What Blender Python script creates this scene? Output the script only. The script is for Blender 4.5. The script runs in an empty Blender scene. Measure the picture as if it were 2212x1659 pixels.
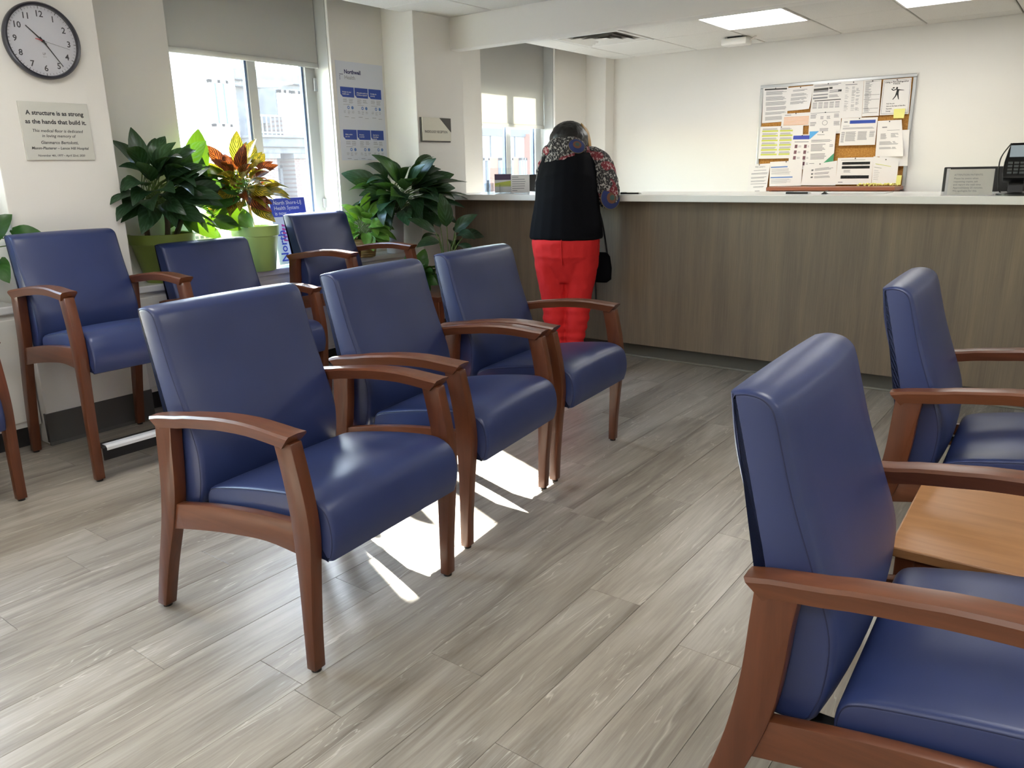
import bpy, bmesh, math, random
from mathutils import Vector, Matrix, noise
random.seed(7)
SC = bpy.context.scene
COL = SC.collection
PI = math.pi

# ------------------------------------------------------------------ camera, world, sun, exposure
EYE = Vector((0, 0, 1.19))
YAW, PITCH, ROLL, FOCAL = math.radians(37.054), math.radians(15.407), math.radians(1.152), 1680.0
cy_, sy_ = math.cos(YAW), math.sin(YAW)
fwd = Vector((-sy_ * math.cos(PITCH), cy_ * math.cos(PITCH), -math.sin(PITCH)))
rgt = Vector((cy_, sy_, 0)); dwn = fwd.cross(rgt)
r2 = rgt * math.cos(ROLL) + dwn * math.sin(ROLL); d2 = dwn * math.cos(ROLL) - rgt * math.sin(ROLL)
cam_data = bpy.data.cameras.new('camera'); cam = bpy.data.objects.new('camera', cam_data); COL.objects.link(cam)
cam_data.sensor_width = 36; cam_data.lens = FOCAL * 36 / 2212; cam_data.clip_start = 0.02; cam_data.clip_end = 200
mw = Matrix(((r2.x, -d2.x, -fwd.x, EYE.x), (r2.y, -d2.y, -fwd.y, EYE.y), (r2.z, -d2.z, -fwd.z, EYE.z), (0, 0, 0, 1)))
cam.matrix_world = mw
SC.camera = cam

SUN_DIR = Vector((1, -0.40, -0.66)).normalized()
SUN_STRENGTH, SKY_STRENGTH, PANEL_STRENGTH, EXPOSURE = 76.0, 3.2, 10.2, 0.60
world = bpy.data.worlds.new('world'); SC.world = world; world.use_nodes = True
wn = world.node_tree; wn.nodes.clear()
wo = wn.nodes.new('ShaderNodeOutputWorld'); wb = wn.nodes.new('ShaderNodeBackground'); ws = wn.nodes.new('ShaderNodeTexSky')
ws.sky_type = 'NISHITA'; ws.sun_disc = False; ws.sun_elevation = math.asin(-SUN_DIR.z)
ws.sun_rotation = math.atan2(-SUN_DIR.x, -SUN_DIR.y); ws.air_density = 1.3; ws.dust_density = 0.6
wb.inputs['Strength'].default_value = SKY_STRENGTH
wn.links.new(ws.outputs[0], wb.inputs[0]); wn.links.new(wb.outputs[0], wo.inputs[0])
sun_d = bpy.data.lights.new('sun', 'SUN'); sun_d.energy = SUN_STRENGTH; sun_d.angle = math.radians(0.6); sun_d.color = (1, 0.97, 0.92)
sun = bpy.data.objects.new('sun', sun_d); COL.objects.link(sun)
sun.rotation_euler = SUN_DIR.to_track_quat('-Z', 'Y').to_euler(); sun.location = (-20, 10, 15)
SC.view_settings.view_transform = 'Standard'; SC.view_settings.look = 'None'
SC.view_settings.gamma = 1; SC.view_settings.use_curve_mapping = False; SC.view_settings.exposure = EXPOSURE
try:
    SC.cycles.max_bounces = 10; SC.cycles.diffuse_bounces = 6; SC.cycles.transparent_max_bounces = 16
    SC.cycles.sample_clamp_indirect = 20; SC.cycles.use_denoising = True; SC.cycles.caustics_reflective = False
except Exception:
    pass

# ------------------------------------------------------------------ materials
def lin(r, g=None, b=None):
    if g is None: g = b = r
    return tuple(((c / 255) / 12.92 if c / 255 < 0.04045 else ((c / 255 + 0.055) / 1.055) ** 2.4) for c in (r, g, b))

def mat(name, rgb, rough=0.5, metal=0.0, spec=0.5, coat=0.0, emit=None, estr=0.0):
    m = bpy.data.materials.new(name); m.use_nodes = True
    b = m.node_tree.nodes['Principled BSDF']
    b.inputs['Base Color'].default_value = (*lin(*rgb), 1)
    b.inputs['Roughness'].default_value = rough; b.inputs['Metallic'].default_value = metal
    b.inputs['Specular IOR Level'].default_value = spec; b.inputs['Coat Weight'].default_value = coat
    if emit: b.inputs['Emission Color'].default_value = (*emit, 1); b.inputs['Emission Strength'].default_value = estr
    m.diffuse_color = (*lin(*rgb), 1)
    return m

class N:
    """small node helper"""
    def __init__(self, m): self.m = m; self.t = m.node_tree; self.b = self.t.nodes['Principled BSDF']
    def n(self, typ, **kw):
        x = self.t.nodes.new(typ)
        for k, v in kw.items():
            if hasattr(x, k): setattr(x, k, v)
            else: x.inputs[k.replace('_', ' ')].default_value = v
        return x
    def l(self, a, b): self.t.links.new(a, b)
    def coord(self, scale=(1, 1, 1), kind='Object', rnd=False):
        tc = self.n('ShaderNodeTexCoord'); mp = self.n('ShaderNodeMapping'); mp.inputs['Scale'].default_value = scale
        src = tc.outputs[kind]
        if rnd:
            oi = self.n('ShaderNodeObjectInfo'); mu = self.n('ShaderNodeVectorMath', operation='MULTIPLY_ADD')
            cb = self.n('ShaderNodeCombineXYZ')
            for i in range(3): self.l(oi.outputs['Random'], cb.inputs[i])
            mu.inputs[1].default_value = (37, 53, 11); self.l(cb.outputs[0], mu.inputs[0]); self.l(src, mu.inputs[2]); src = mu.outputs[0]
            self.rand = oi.outputs['Random']
        self.l(src, mp.inputs[0]); return mp.outputs[0]
    def noise(self, vec, scale=5, detail=3, rough=0.55, dist=0):
        x = self.n('ShaderNodeTexNoise'); x.inputs['Scale'].default_value = scale; x.inputs['Detail'].default_value = detail
        x.inputs['Roughness'].default_value = rough; x.inputs['Distortion'].default_value = dist; self.l(vec, x.inputs['Vector']); return x.outputs['Fac']
    def ramp(self, fac, stops):
        x = self.n('ShaderNodeValToRGB'); e = x.color_ramp.elements
        while len(e) < len(stops): e.new(0.5)
        for el, (p, c) in zip(e, stops): el.position = p; el.color = (*c, 1) if len(c) == 3 else c
        self.l(fac, x.inputs[0]); return x.outputs[0]
    def mix(self, fac, a, b, mode='MIX'):
        x = self.n('ShaderNodeMix', data_type='RGBA', blend_type=mode)
        for sock, v in ((x.inputs[0], fac), (x.inputs[6], a), (x.inputs[7], b)):
            if isinstance(v, (int, float)): sock.default_value = v
            elif isinstance(v, tuple): sock.default_value = (*v, 1)
            else: self.l(v, sock)
        return x.outputs[2]
    def math(self, op, a, b=0.0, c=None):
        x = self.n('ShaderNodeMath', operation=op)
        for i, v in enumerate((a, b) if c is None else (a, b, c)):
            if isinstance(v, (int, float)): x.inputs[i].default_value = v
            else: self.l(v, x.inputs[i])
        return x.outputs[0]
    def color(self, s): self.l(s, self.b.inputs['Base Color'])
    def bump(self, h, strength=0.1, dist=0.01):
        x = self.n('ShaderNodeBump'); x.inputs['Strength'].default_value = strength; x.inputs['Distance'].default_value = dist
        self.l(h, x.inputs['Height']); self.l(x.outputs[0], self.b.inputs['Normal'])

def wood_mat(name, dark, light, rough, axis, bands=18):
    m = mat(name, light, max(rough, .34), spec=0.45, coat=0.05); k = N(m)
    sc = [bands] * 3; sc[axis] = 1.2
    v = k.coord(tuple(sc), rnd=True); f = k.noise(v, 2.2, 5, 0.6, 0.6)
    k.color(k.ramp(f, [(0.25, lin(*dark)), (0.75, lin(*light))])); m.node_tree.nodes['Principled BSDF'].inputs['Coat Roughness'].default_value = 0.2
    k.bump(f, 0.04, 0.002)
    return m

M = {}
M['wall'] = mat('wall paint warm white', (227, 225, 220), 0.6, spec=0.3)
k = N(M['wall']); k.bump(k.noise(k.coord(), 180, 2), 0.04, 0.002)
M['tile'] = mat('acoustic tile white', (222, 221, 216), 0.9, spec=0.1)
k = N(M['tile']); f = k.noise(k.coord(rnd=True), 260, 3, 0.7); k.color(k.ramp(f, [(0.3, lin(206, 204, 199)), (0.55, lin(225, 224, 219))])); k.bump(f, 0.15, 0.002)
M['gridgap'] = mat('ceiling grid grey', (120, 116, 110), 0.8)
M['white'] = mat('white enamel', (226, 225, 221), 0.35)
M['offwhite'] = mat('off-white enamel', (214, 212, 206), 0.4)
M['sill'] = mat('white sill laminate', (222, 222, 222), 0.25)
M['base'] = mat('grey vinyl base', (78, 77, 75), 0.5)
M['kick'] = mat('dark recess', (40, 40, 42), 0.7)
M['plinth'] = mat('grey green vinyl plinth', (92, 90, 82), 0.5)
M['basestrip'] = mat('pale cove lip', (128, 125, 115), 0.6)
M['quartz'] = mat('white solid surface', (228, 228, 226), 0.22)
M['alu'] = mat('brushed aluminium', (190, 192, 194), 0.35, 0.9)
M['winframe'] = mat('painted aluminium window frame', (182, 184, 182), 0.4, 0.1)
M['gasket'] = mat('blue grey gasket', (96, 116, 146), 0.5)
M['stripmetal'] = mat('bright satin metal', (226, 228, 232), 0.4, 0.25)
M['black'] = mat('black plastic', (15, 15, 17), 0.4)
M['keycap'] = mat('grey key', (84, 88, 90), 0.5)
M['blacksteel'] = mat('black steel', (20, 20, 22), 0.45, 0.3)
M['ink'] = mat('ink', (52, 52, 56), 0.7)
M['greyink'] = mat('grey ink', (134, 134, 138), 0.7)
M['paper'] = mat('paper', (226, 223, 220), 0.75, spec=0.2)
M['posterpaper'] = mat('cool white poster paper', (212, 216, 226), 0.6, spec=0.3)
M['cork'] = mat('cork', (178, 128, 66), 0.9, spec=0.1)
k = N(M['cork']); f = k.noise(k.coord(), 90, 4); k.color(k.ramp(f, [(0.3, lin(160, 108, 52)), (0.7, lin(194, 146, 80))]))
M['blue'] = mat('poster blue', (38, 70, 160), 0.5)
M['iconblue'] = mat('icon blue', (96, 130, 190), 0.6)
M['bannerblue'] = mat('banner blue', (58, 74, 170), 0.5)
M['navy'] = mat('navy ink', (40, 40, 96), 0.6)
M['teal'] = mat('teal print', (70, 190, 205), 0.6)
M['cyan'] = mat('cyan print', (86, 164, 220), 0.6)
M['green'] = mat('green print', (70, 150, 110), 0.6)
M['lime'] = mat('lime highlight', (196, 202, 90), 0.7)
M['orange'] = mat('orange table print', (222, 164, 116), 0.7)
M['note'] = mat('yellow sticky paper', (226, 222, 132), 0.7)
M['purple'] = mat('plum print', (82, 62, 88), 0.6)
M['photo'] = mat('portrait print', (118, 84, 92), 0.7)
M['magenta'] = mat('magenta print', (200, 60, 130), 0.6)
M['steelplate'] = mat('satin plaque metal', (208, 208, 201), 0.45, 0.15)
M['signcream'] = mat('cream sign face', (214, 211, 196), 0.5)
M['signdark'] = mat('charcoal sign', (66, 64, 60), 0.5)
M['dial'] = mat('clock dial', (226, 227, 232), 0.5)
M['clockrim'] = mat('clock rim', (38, 38, 48), 0.35)
M['red'] = mat('red hand', (190, 60, 66), 0.5)

# vinyl
M['vinyl'] = mat('blue vinyl', (42, 54, 98), 0.38, spec=0.55)
k = N(M['vinyl']); f = k.noise(k.coord(), 420, 2); g = k.noise(k.coord(), 5, 2)
k.color(k.ramp(g, [(0.3, lin(40, 52, 95)), (0.7, lin(45, 57, 102))])); k.bump(f, 0.08, 0.001)
M['seam'] = mat('dark blue thread', (28, 36, 72), 0.7)
M['chairwood'] = wood_mat('cherry stained beech', (78, 42, 24), (104, 58, 36), 0.3, 2)
M['armwood'] = wood_mat('cherry stained beech arm', (86, 48, 29), (114, 67, 43), 0.26, 0)
M['tablewood'] = wood_mat('honey table top', (142, 98, 62), (176, 130, 88), 0.3, 0, 9)
M['cabwood'] = wood_mat('reddish cabinet wood', (128, 74, 52), (156, 96, 70), 0.4, 0, 9)

# floor plank
M['plank'] = mat('grey oak vinyl plank', (168, 160, 148), 0.30, spec=0.45)
k = N(M['plank'])
v = k.coord((8, 0.9, 1), rnd=True); f = k.noise(v, 1.3, 5, 0.58, 0.9)
v2 = k.coord((60, 2.4, 1), rnd=True); g = k.noise(v2, 2.0, 4, 0.65)
base = k.ramp(f, [(0.28, lin(116, 108, 98)), (0.42, lin(154, 145, 134)), (0.55, lin(180, 172, 160)), (0.70, lin(202, 196, 186))])
base = k.mix(k.math('MULTIPLY', g, 0.30), base, lin(170, 160, 150), 'MULTIPLY')
base = k.mix(0.24, base, k.ramp(g, [(0.35, lin(128, 119, 108)), (0.65, lin(208, 202, 191))]))
v3 = k.coord((7.0, 0.62, 1), rnd=True); h = k.noise(v3, 1.15, 4, 0.55, 0.45)
ring = k.math('FRACT', k.math('MULTIPLY', h, 17.0)); line = k.ramp(ring, [(0.0, (0, 0, 0)), (0.42, (0, 0, 0)), (0.5, (1, 1, 1)), (0.58, (0, 0, 0))])
brk = k.ramp(k.noise(k.coord((7, 1.6, 1), rnd=True), 2.4, 3, 0.6), [(0.48, (0, 0, 0)), (0.64, (0.62, 0.62, 0.62))])
base = k.mix(k.math('MULTIPLY', line, brk), base, lin(236, 231, 221))
tone = k.ramp(k.rand, [(0.0, (0.80, 0.795, 0.78)), (1.0, (0.92, 0.915, 0.90))])
base = k.mix(1.0, base, tone, 'MULTIPLY'); k.color(base); k.bump(g, 0.10, 0.002)

# counter laminate, vertical streaks
M['laminate'] = mat('grey brown wood laminate', (104, 92, 78), 0.42, spec=0.4)
k = N(M['laminate']); f = k.noise(k.coord((11, 1, 0.7)), 1.0, 4, 0.6, 0.3); g = k.noise(k.coord((120, 1, 2.5)), 1.6, 4, 0.6)
c = k.ramp(f, [(0.25, lin(98, 88, 77)), (0.5, lin(118, 105, 89)), (0.75, lin(138, 122, 99))])
k.color(k.mix(0.35, c, k.ramp(g, [(0.3, lin(94, 84, 72)), (0.7, lin(136, 122, 104))])))

def glass_mat(name, tint, gloss, dust=0.0):
    m = bpy.data.materials.new(name); m.use_nodes = True; t = m.node_tree; t.nodes.clear()
    o = t.nodes.new('ShaderNodeOutputMaterial'); tr = t.nodes.new('ShaderNodeBsdfTransparent'); gl = t.nodes.new('ShaderNodeBsdfGlossy')
    tr.inputs[0].default_value = (*tint, 1); gl.inputs['Roughness'].default_value = 0.02
    lw_ = t.nodes.new('ShaderNodeLayerWeight'); lw_.inputs[0].default_value = 0.5
    pw = t.nodes.new('ShaderNodeMath'); pw.operation = 'POWER'; pw.inputs[1].default_value = 5.0; t.links.new(lw_.outputs['Facing'], pw.inputs[0])
    mu = t.nodes.new('ShaderNodeMath'); mu.operation = 'MULTIPLY_ADD'; mu.inputs[1].default_value = 0.9 * gloss; mu.inputs[2].default_value = 0.035 * gloss; mu.use_clamp = True
    t.links.new(pw.outputs[0], mu.inputs[0])
    mx = t.nodes.new('ShaderNodeMixShader'); t.links.new(mu.outputs[0], mx.inputs[0]); t.links.new(tr.outputs[0], mx.inputs[1]); t.links.new(gl.outputs[0], mx.inputs[2])
    out = mx.outputs[0]
    if dust:
        tl = t.nodes.new('ShaderNodeBsdfTranslucent'); tl.inputs[0].default_value = (0.9, 0.93, 1, 1)
        m2 = t.nodes.new('ShaderNodeMixShader'); m2.inputs[0].default_value = dust
        t.links.new(out, m2.inputs[1]); t.links.new(tl.outputs[0], m2.inputs[2]); out = m2.outputs[0]
    t.links.new(out, o.inputs[0]); m.diffuse_color = (0.8, 0.9, 1, 0.3)
    return m
M['winglass'] = glass_mat('dusty window glass', (0.93, 0.95, 0.95), 1.0, 0.006)
M['clockglass'] = glass_mat('clock glass', (0.97, 0.97, 0.98), 1.6)
M['acrylic'] = glass_mat('clear acrylic', (0.90, 0.92, 0.93), 1.8)
M['sleeve'] = glass_mat('clear plastic sleeve', (0.96, 0.96, 0.96), 1.8)

def trans_mat(name, rgb, trans, rough=0.5, colr=None):
    """diffuse + translucent, for blind cloth and leaves"""
    m = mat(name, rgb, rough, spec=0.35); t = m.node_tree; b = t.nodes['Principled BSDF']; o = t.nodes['Material Output']
    tl = t.nodes.new('ShaderNodeBsdfTranslucent'); tl.inputs[0].default_value = (*lin(*(colr or rgb)), 1)
    mx = t.nodes.new('ShaderNodeMixShader'); mx.inputs[0].default_value = trans
    t.links.new(b.outputs[0], mx.inputs[1]); t.links.new(tl.outputs[0], mx.inputs[2]); t.links.new(mx.outputs[0], o.inputs[0])
    return m, tl
M['blind'], _ = trans_mat('grey roller blind cloth', (206, 206, 203), 0.24, 0.8, (214, 210, 198))

def leaf_mat(name, base, vein, glow, trans=0.35, freq=26, amt=0.6, rough=0.32, vein_sharp=(0.55, 0.75)):
    m, tl = trans_mat(name, base, trans, rough, glow); k = N(m)
    tc = k.n('ShaderNodeTexCoord'); sep = k.n('ShaderNodeSeparateXYZ'); k.l(tc.outputs['UV'], sep.inputs[0])
    a = k.math('ABSOLUTE', k.math('SUBTRACT', sep.outputs[1], 0.5))
    ph = k.math('SUBTRACT', k.math('MULTIPLY', sep.outputs[0], freq), k.math('MULTIPLY', a, freq * 0.9))
    nz = k.noise(k.coord((14, 14, 14), rnd=True), 1.5, 3)
    w = k.math('SINE', k.math('ADD', ph, k.math('MULTIPLY', nz, 5.0)))
    w = k.math('MULTIPLY', k.math('ADD', w, 1.0), 0.5)
    mid = k.ramp(a, [(0.0, (1, 1, 1)), (0.05, (0, 0, 0))])
    fac = k.math('MAXIMUM', k.math('MULTIPLY', k.ramp(w, [(vein_sharp[0], (0, 0, 0)), (vein_sharp[1], (1, 1, 1))]), k.ramp(nz, [(0.35, (0.1, 0.1, 0.1)), (0.65, (1, 1, 1))])), k.math('MULTIPLY', mid, 0.7))
    fac = k.math('MULTIPLY', fac, amt)
    c = k.mix(fac, lin(*base), lin(*vein)); tone = k.ramp(k.rand, [(0, (0.75, 0.75, 0.75)), (1, (1.2, 1.2, 1.2))])
    k.color(k.mix(1.0, c, tone, 'MULTIPLY')); k.l(k.mix(fac, lin(*glow), lin(*vein)), tl.inputs[0])
    return m
M['leafdark'] = leaf_mat('dark evergreen leaf', (27, 52, 33), (74, 104, 76), (80, 120, 20), 0.16, 30, 0.55)
M['leafgreen'] = leaf_mat('broad green leaf', (44, 84, 36), (80, 120, 62), (110, 150, 16), 0.10, 30, 0.3)
M['leafpothos'] = leaf_mat('pothos leaf', (100, 148, 66), (150, 182, 104), (120, 160, 30), 0.15, 14, 0.35)
M['leafcroton'] = leaf_mat('croton leaf yellow veined', (70, 84, 36), (222, 190, 52), (58, 74, 12), 0.12, 46, 0.9, 0.35, (0.35, 0.6))
M['leafrust'] = leaf_mat('croton leaf rust veined', (70, 38, 28), (206, 112, 44), (60, 20, 8), 0.12, 46, 0.85, 0.35, (0.45, 0.7))
M['stem'] = mat('green stem', (92, 116, 58), 0.5)
M['cane'] = mat('grey brown cane', (88, 76, 58), 0.7)
M['soil'] = mat('potting soil', (44, 34, 27), 0.95)
M['potgreen'] = mat('lime green plastic pot', (168, 198, 116), 0.42)  # lime plastic, lightened in colour to stand for sunlight glowing through it
M['potolive'] = mat('olive green plastic pot', (134, 152, 70), 0.42)
M['potwhite'] = mat('white plastic pot', (214, 216, 222), 0.4)
M['wicker'] = mat('tan wicker', (150, 122, 74), 0.7)
k = N(M['wicker']); wv = k.n('ShaderNodeTexWave'); wv.inputs['Scale'].default_value = 22; wv.bands_direction = 'Z'; k.l(k.coord(), wv.inputs[0]); k.bump(wv.outputs[1], 0.6, 0.004)
M['terracotta'] = mat('brown pot', (110, 72, 50), 0.7)
# person
M['hair'] = mat('black hair', (16, 13, 13), 0.38)
k = N(M['hair']); f = k.noise(k.coord((60, 60, 4)), 2.0, 3); k.bump(f, 0.5, 0.004)
M['blond'] = mat('blond hair streak', (176, 142, 92), 0.4)
M['skin'] = mat('skin', (150, 104, 80), 0.5)
M['blackcloth'] = mat('black jersey', (11, 12, 17), 0.9, spec=0.12)
M['redcloth'] = mat('red sweatpants cloth', (208, 44, 46), 0.8, spec=0.2)
k = N(M['redcloth']); k.bump(k.noise(k.coord((1, 1, 0.6)), 9, 3), 0.35, 0.02)
M['printcloth'] = mat('grey lettered print cloth', (120, 120, 120), 0.85, spec=0.2)
k = N(M['printcloth']); br = k.n('ShaderNodeTexBrick'); br.inputs['Scale'].default_value = 26; br.inputs['Mortar Size'].default_value = 0.035
br.inputs['Color1'].default_value = (*lin(34, 34, 38), 1); br.inputs['Color2'].default_value = (*lin(36, 34, 38), 1); br.inputs['Mortar'].default_value = (*lin(96, 94, 92), 1)
mp = k.n('ShaderNodeMapping'); mp.inputs['Rotation'].default_value = (0.9, 0.5, 1.2); tc = k.n('ShaderNodeTexCoord'); k.l(tc.outputs['Object'], mp.inputs[0])
k.l(mp.outputs[0], br.inputs[0])
lt = k.ramp(k.noise(k.coord((95, 40, 60)), 1.0, 2), [(0.54, (0, 0, 0)), (0.60, (1, 1, 1))])
c = k.mix(lt, br.outputs[0], lin(168, 164, 160)); patch = k.ramp(k.noise(k.coord(), 11.0, 0), [(0.66, (0, 0, 0)), (0.68, (1, 1, 1))])
k.color(k.mix(patch, c, k.mix(lt, lin(122, 52, 60), lin(180, 150, 150))))
M['crestblue'] = mat('crest blue', (36, 50, 104), 0.8); M['crestgold'] = mat('crest gold', (112, 98, 74), 0.8)
M['crestorange'] = mat('crest orange', (112, 74, 56), 0.8); M['crestgreen'] = mat('crest green', (62, 90, 84), 0.8)
M['shoe'] = mat('dark shoe', (30, 28, 30), 0.6)
# outside
M['stucco'] = mat('pale stucco', (226, 222, 212), 0.9)
M['limestone'] = mat('grey limestone', (126, 126, 132), 0.9)
k = N(M['limestone']); f = k.noise(k.coord(), 6, 5); k.color(k.ramp(f, [(0.3, lin(56, 57, 62)), (0.7, lin(80, 79, 80))]))
M['brick'] = mat('pinkish brick', (190, 150, 138), 0.9)
k = N(M['brick']); b_ = k.n('ShaderNodeTexBrick'); b_.inputs['Scale'].default_value = 5; b_.inputs['Color1'].default_value = (*lin(84, 62, 56), 1)
b_.inputs['Color2'].default_value = (*lin(72, 54, 49), 1); b_.inputs['Mortar'].default_value = (*lin(92, 86, 82), 1); mp = k.n('ShaderNodeMapping'); mp.inputs['Rotation'].default_value = (0, PI / 2, PI / 2)
tc = k.n('ShaderNodeTexCoord'); k.l(tc.outputs['Object'], mp.inputs[0]); k.l(mp.outputs[0], b_.inputs[0]); k.color(b_.outputs[0])
M['redbrick'] = mat('orange brick', (112, 62, 42), 0.9)
M['concrete'] = mat('blue grey panel', (98, 102, 112), 0.8)
M['darkpanel'] = mat('dark grey panel', (44, 48, 56), 0.7)
M['extglass'] = mat('far window glass', (64, 88, 96), 0.08, 0.2)
M['extrail'] = mat('pale iron', (112, 120, 126), 0.5)
M['asphalt'] = mat('street', (110, 110, 112), 0.9)
M['panel'] = mat('lit diffuser', (255, 255, 255), 0.5, emit=(1.0, 0.99, 0.955), estr=PANEL_STRENGTH)
M['screen'] = mat('grey screen', (120, 132, 140), 0.2, emit=(0.45, 0.52, 0.56), estr=0.25)

# ------------------------------------------------------------------ geometry helper
class G:
    def __init__(s): s.v = []; s.f = []; s.uv = None
    def add(s, vs, fs):
        o = len(s.v); s.v += [tuple(p) for p in vs]; s.f += [tuple(i + o for i in q) for q in fs]; return s
    def box(s, x0, x1, y0, y1, z0, z1):
        return s.add([(x0, y0, z0), (x1, y0, z0), (x1, y1, z0), (x0, y1, z0), (x0, y0, z1), (x1, y0, z1), (x1, y1, z1), (x0, y1, z1)],
                     [(3, 2, 1, 0), (4, 5, 6, 7), (0, 1, 5, 4), (1, 2, 6, 5), (2, 3, 7, 6), (3, 0, 4, 7)])
    def prism(s, poly, a0, a1, axis='y'):
        """poly in the other two coordinates, extruded along axis"""
        n = len(poly)
        def P(p, a): return (p[0], a, p[1]) if axis == 'y' else ((a, p[0], p[1]) if axis == 'x' else (p[0], p[1], a))
        return s.loft([[P(p, a0) for p in poly], [P(p, a1) for p in poly]])
    def loft(s, rings, cap=True, closed=True):
        n = len(rings[0]); vs = [p for r in rings for p in r]; fs = []
        for i in range(len(rings) - 1):
            for j in range(n if closed else n - 1):
                a, b = i * n + j, i * n + (j + 1) % n; fs.append((a, b, b + n, a + n))
        if cap and closed:
            fs.append(tuple(range(n - 1, -1, -1))); fs.append(tuple(range((len(rings) - 1) * n, len(rings) * n)))
        return s.add(vs, fs)
    def lathe(s, prof, n=24, c=(0, 0, 0), cap=True):
        return s.loft([[(c[0] + r * math.cos(2 * PI * j / n), c[1] + r * math.sin(2 * PI * j / n), c[2] + z) for j in range(n)] for r, z in prof], cap)
    def tube(s, pts, rad, n=8, cap=True):
        pts = [Vector(p) for p in pts]; rings = []; up = Vector((0.13, 0.31, 0.94))
        for i, p in enumerate(pts):
            t = (pts[min(i + 1, len(pts) - 1)] - pts[max(i - 1, 0)]).normalized()
            a = t.cross(up)
            if a.length < 1e-3: a = t.cross(Vector((1, 0, 0)))
            a.normalize(); b = t.cross(a); r = rad[i] if isinstance(rad, (list, tuple)) else rad
            rings.append([p + (a * math.cos(2 * PI * j / n) + b * math.sin(2 * PI * j / n)) * r for j in range(n)])
        return s.loft(rings, cap)
    def ell(s, c, r, nu=20, nv=12, rot=None):
        rings = []
        for i in range(1, nv):
            a = PI * i / nv; rings.append([Vector((r[0] * math.sin(a) * math.cos(2 * PI * j / nu), r[1] * math.sin(a) * math.sin(2 * PI * j / nu), -r[2] * math.cos(a))) for j in range(nu)])
        if rot: rings = [[rot @ p for p in q] for q in rings]
        return s.loft([[p + Vector(c) for p in q] for q in rings])
    def quad(s, a, b, c, d): return s.add([a, b, c, d], [(0, 1, 2, 3)])
    def disc(s, c, r, n=20, z=0.0, r0=0.0):
        if r0: return s.add([(c[0] + q * math.cos(2 * PI * j / n), c[1] + q * math.sin(2 * PI * j / n), z) for q in (r0, r) for j in range(n)], [(j, j + n, (j + 1) % n + n, (j + 1) % n) for j in range(n)])
        return s.add([(c[0] + r * math.cos(2 * PI * j / n), c[1] + r * math.sin(2 * PI * j / n), z) for j in range(n)], [tuple(range(n))])
    def xf(s, m): s.v = [tuple(m @ Vector(p)) for p in s.v]; return s
    def mesh(s, name, smooth=None, bevel=0.0, seg=2, bang=30):
        me = bpy.data.meshes.new(name); bm = bmesh.new()
        bv = [bm.verts.new(p) for p in s.v]
        for q in s.f:
            try: bm.faces.new([bv[i] for i in q])
            except ValueError: pass
        bmesh.ops.recalc_face_normals(bm, faces=bm.faces)
        if bevel:
            ed = [e for e in bm.edges if len(e.link_faces) == 2 and e.calc_face_angle(0) > math.radians(bang)]
            bmesh.ops.bevel(bm, geom=ed, offset=bevel, segments=seg, affect='EDGES', clamp_overlap=True, profile=0.5)
        bm.to_mesh(me); bm.free()
        if smooth:
            me.shade_smooth(); me.set_sharp_from_angle(angle=math.radians(smooth))
        return me

def obj(name, g, m, parent=None, smooth=None, bevel=0.0, seg=2, label=None, bang=30):
    me = g if isinstance(g, bpy.types.Mesh) else g.mesh(name, smooth, bevel, seg, bang)
    if m is not None and not me.materials: me.materials.append(m)
    o = bpy.data.objects.new(name, me); COL.objects.link(o)
    if parent: o.parent = parent
    if label: o['label'] = label
    return o
def tag(o, label, cat, group=None, kind=None):
    if label: o['label'] = label
    if cat: o['category'] = cat
    if group: o['group'] = group
    if kind: o['kind'] = kind
    return o
def thing(name, label, cat, loc=(0, 0, 0), rotz=0.0, group=None, mw=None):
    o = bpy.data.objects.new(name, None); COL.objects.link(o); o.empty_display_size = 0.1
    if mw is not None: o.matrix_world = mw
    else: o.location = loc; o.rotation_euler = (0, 0, rotz)
    return tag(o, label, cat, group)
def struct(name, g, m, label=None, **kw):
    o = obj(name, g, m, **kw); o['kind'] = 'structure'
    if label: o['label'] = label
    return o
def dup(root, loc, rotz, label, group=None):
    r = root.copy(); COL.objects.link(r); r.location = loc; r.rotation_euler = (0, 0, rotz); r['label'] = label
    if group: r['group'] = group
    def rec(src, dst):
        for ch in list(src.children):
            c = ch.copy(); COL.objects.link(c); c.parent = dst; rec(ch, c)
    rec(root, r); return r
def cr(pts, sub=4, closed=False):
    """Catmull-Rom through points (tuples of any length)"""
    P = [Vector(p) for p in pts]; n = len(P); out = []
    for i in range(n if closed else n - 1):
        p0 = P[(i - 1) % n] if closed or i > 0 else P[i]; p1 = P[i]; p2 = P[(i + 1) % n]; p3 = P[(i + 2) % n] if closed or i + 2 < n else p2
        for k_ in range(sub):
            t = k_ / sub; out.append(0.5 * ((2 * p1) + (p2 - p0) * t + (2 * p0 - 5 * p1 + 4 * p2 - p3) * t * t + (3 * p1 - p0 - 3 * p2 + p3) * t ** 3))
    if not closed: out.append(P[-1])
    return [tuple(p) for p in out]
def text_g(s, size, align='CENTER', bold=0.0, res=2, shear=0.0):
    cu = bpy.data.curves.new('t', 'FONT'); cu.body = s; cu.size = size; cu.align_x = align; cu.resolution_u = res; cu.offset = bold; cu.shear = shear
    ob = bpy.data.objects.new('t', cu); me = bpy.data.meshes.new_from_object(ob)
    g = G().add([tuple(v.co) for v in me.vertices], [tuple(p.vertices) for p in me.polygons])
    bpy.data.objects.remove(ob); bpy.data.curves.remove(cu); bpy.data.meshes.remove(me); return g
def T(x, y, z): return Matrix.Translation((x, y, z))
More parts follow.
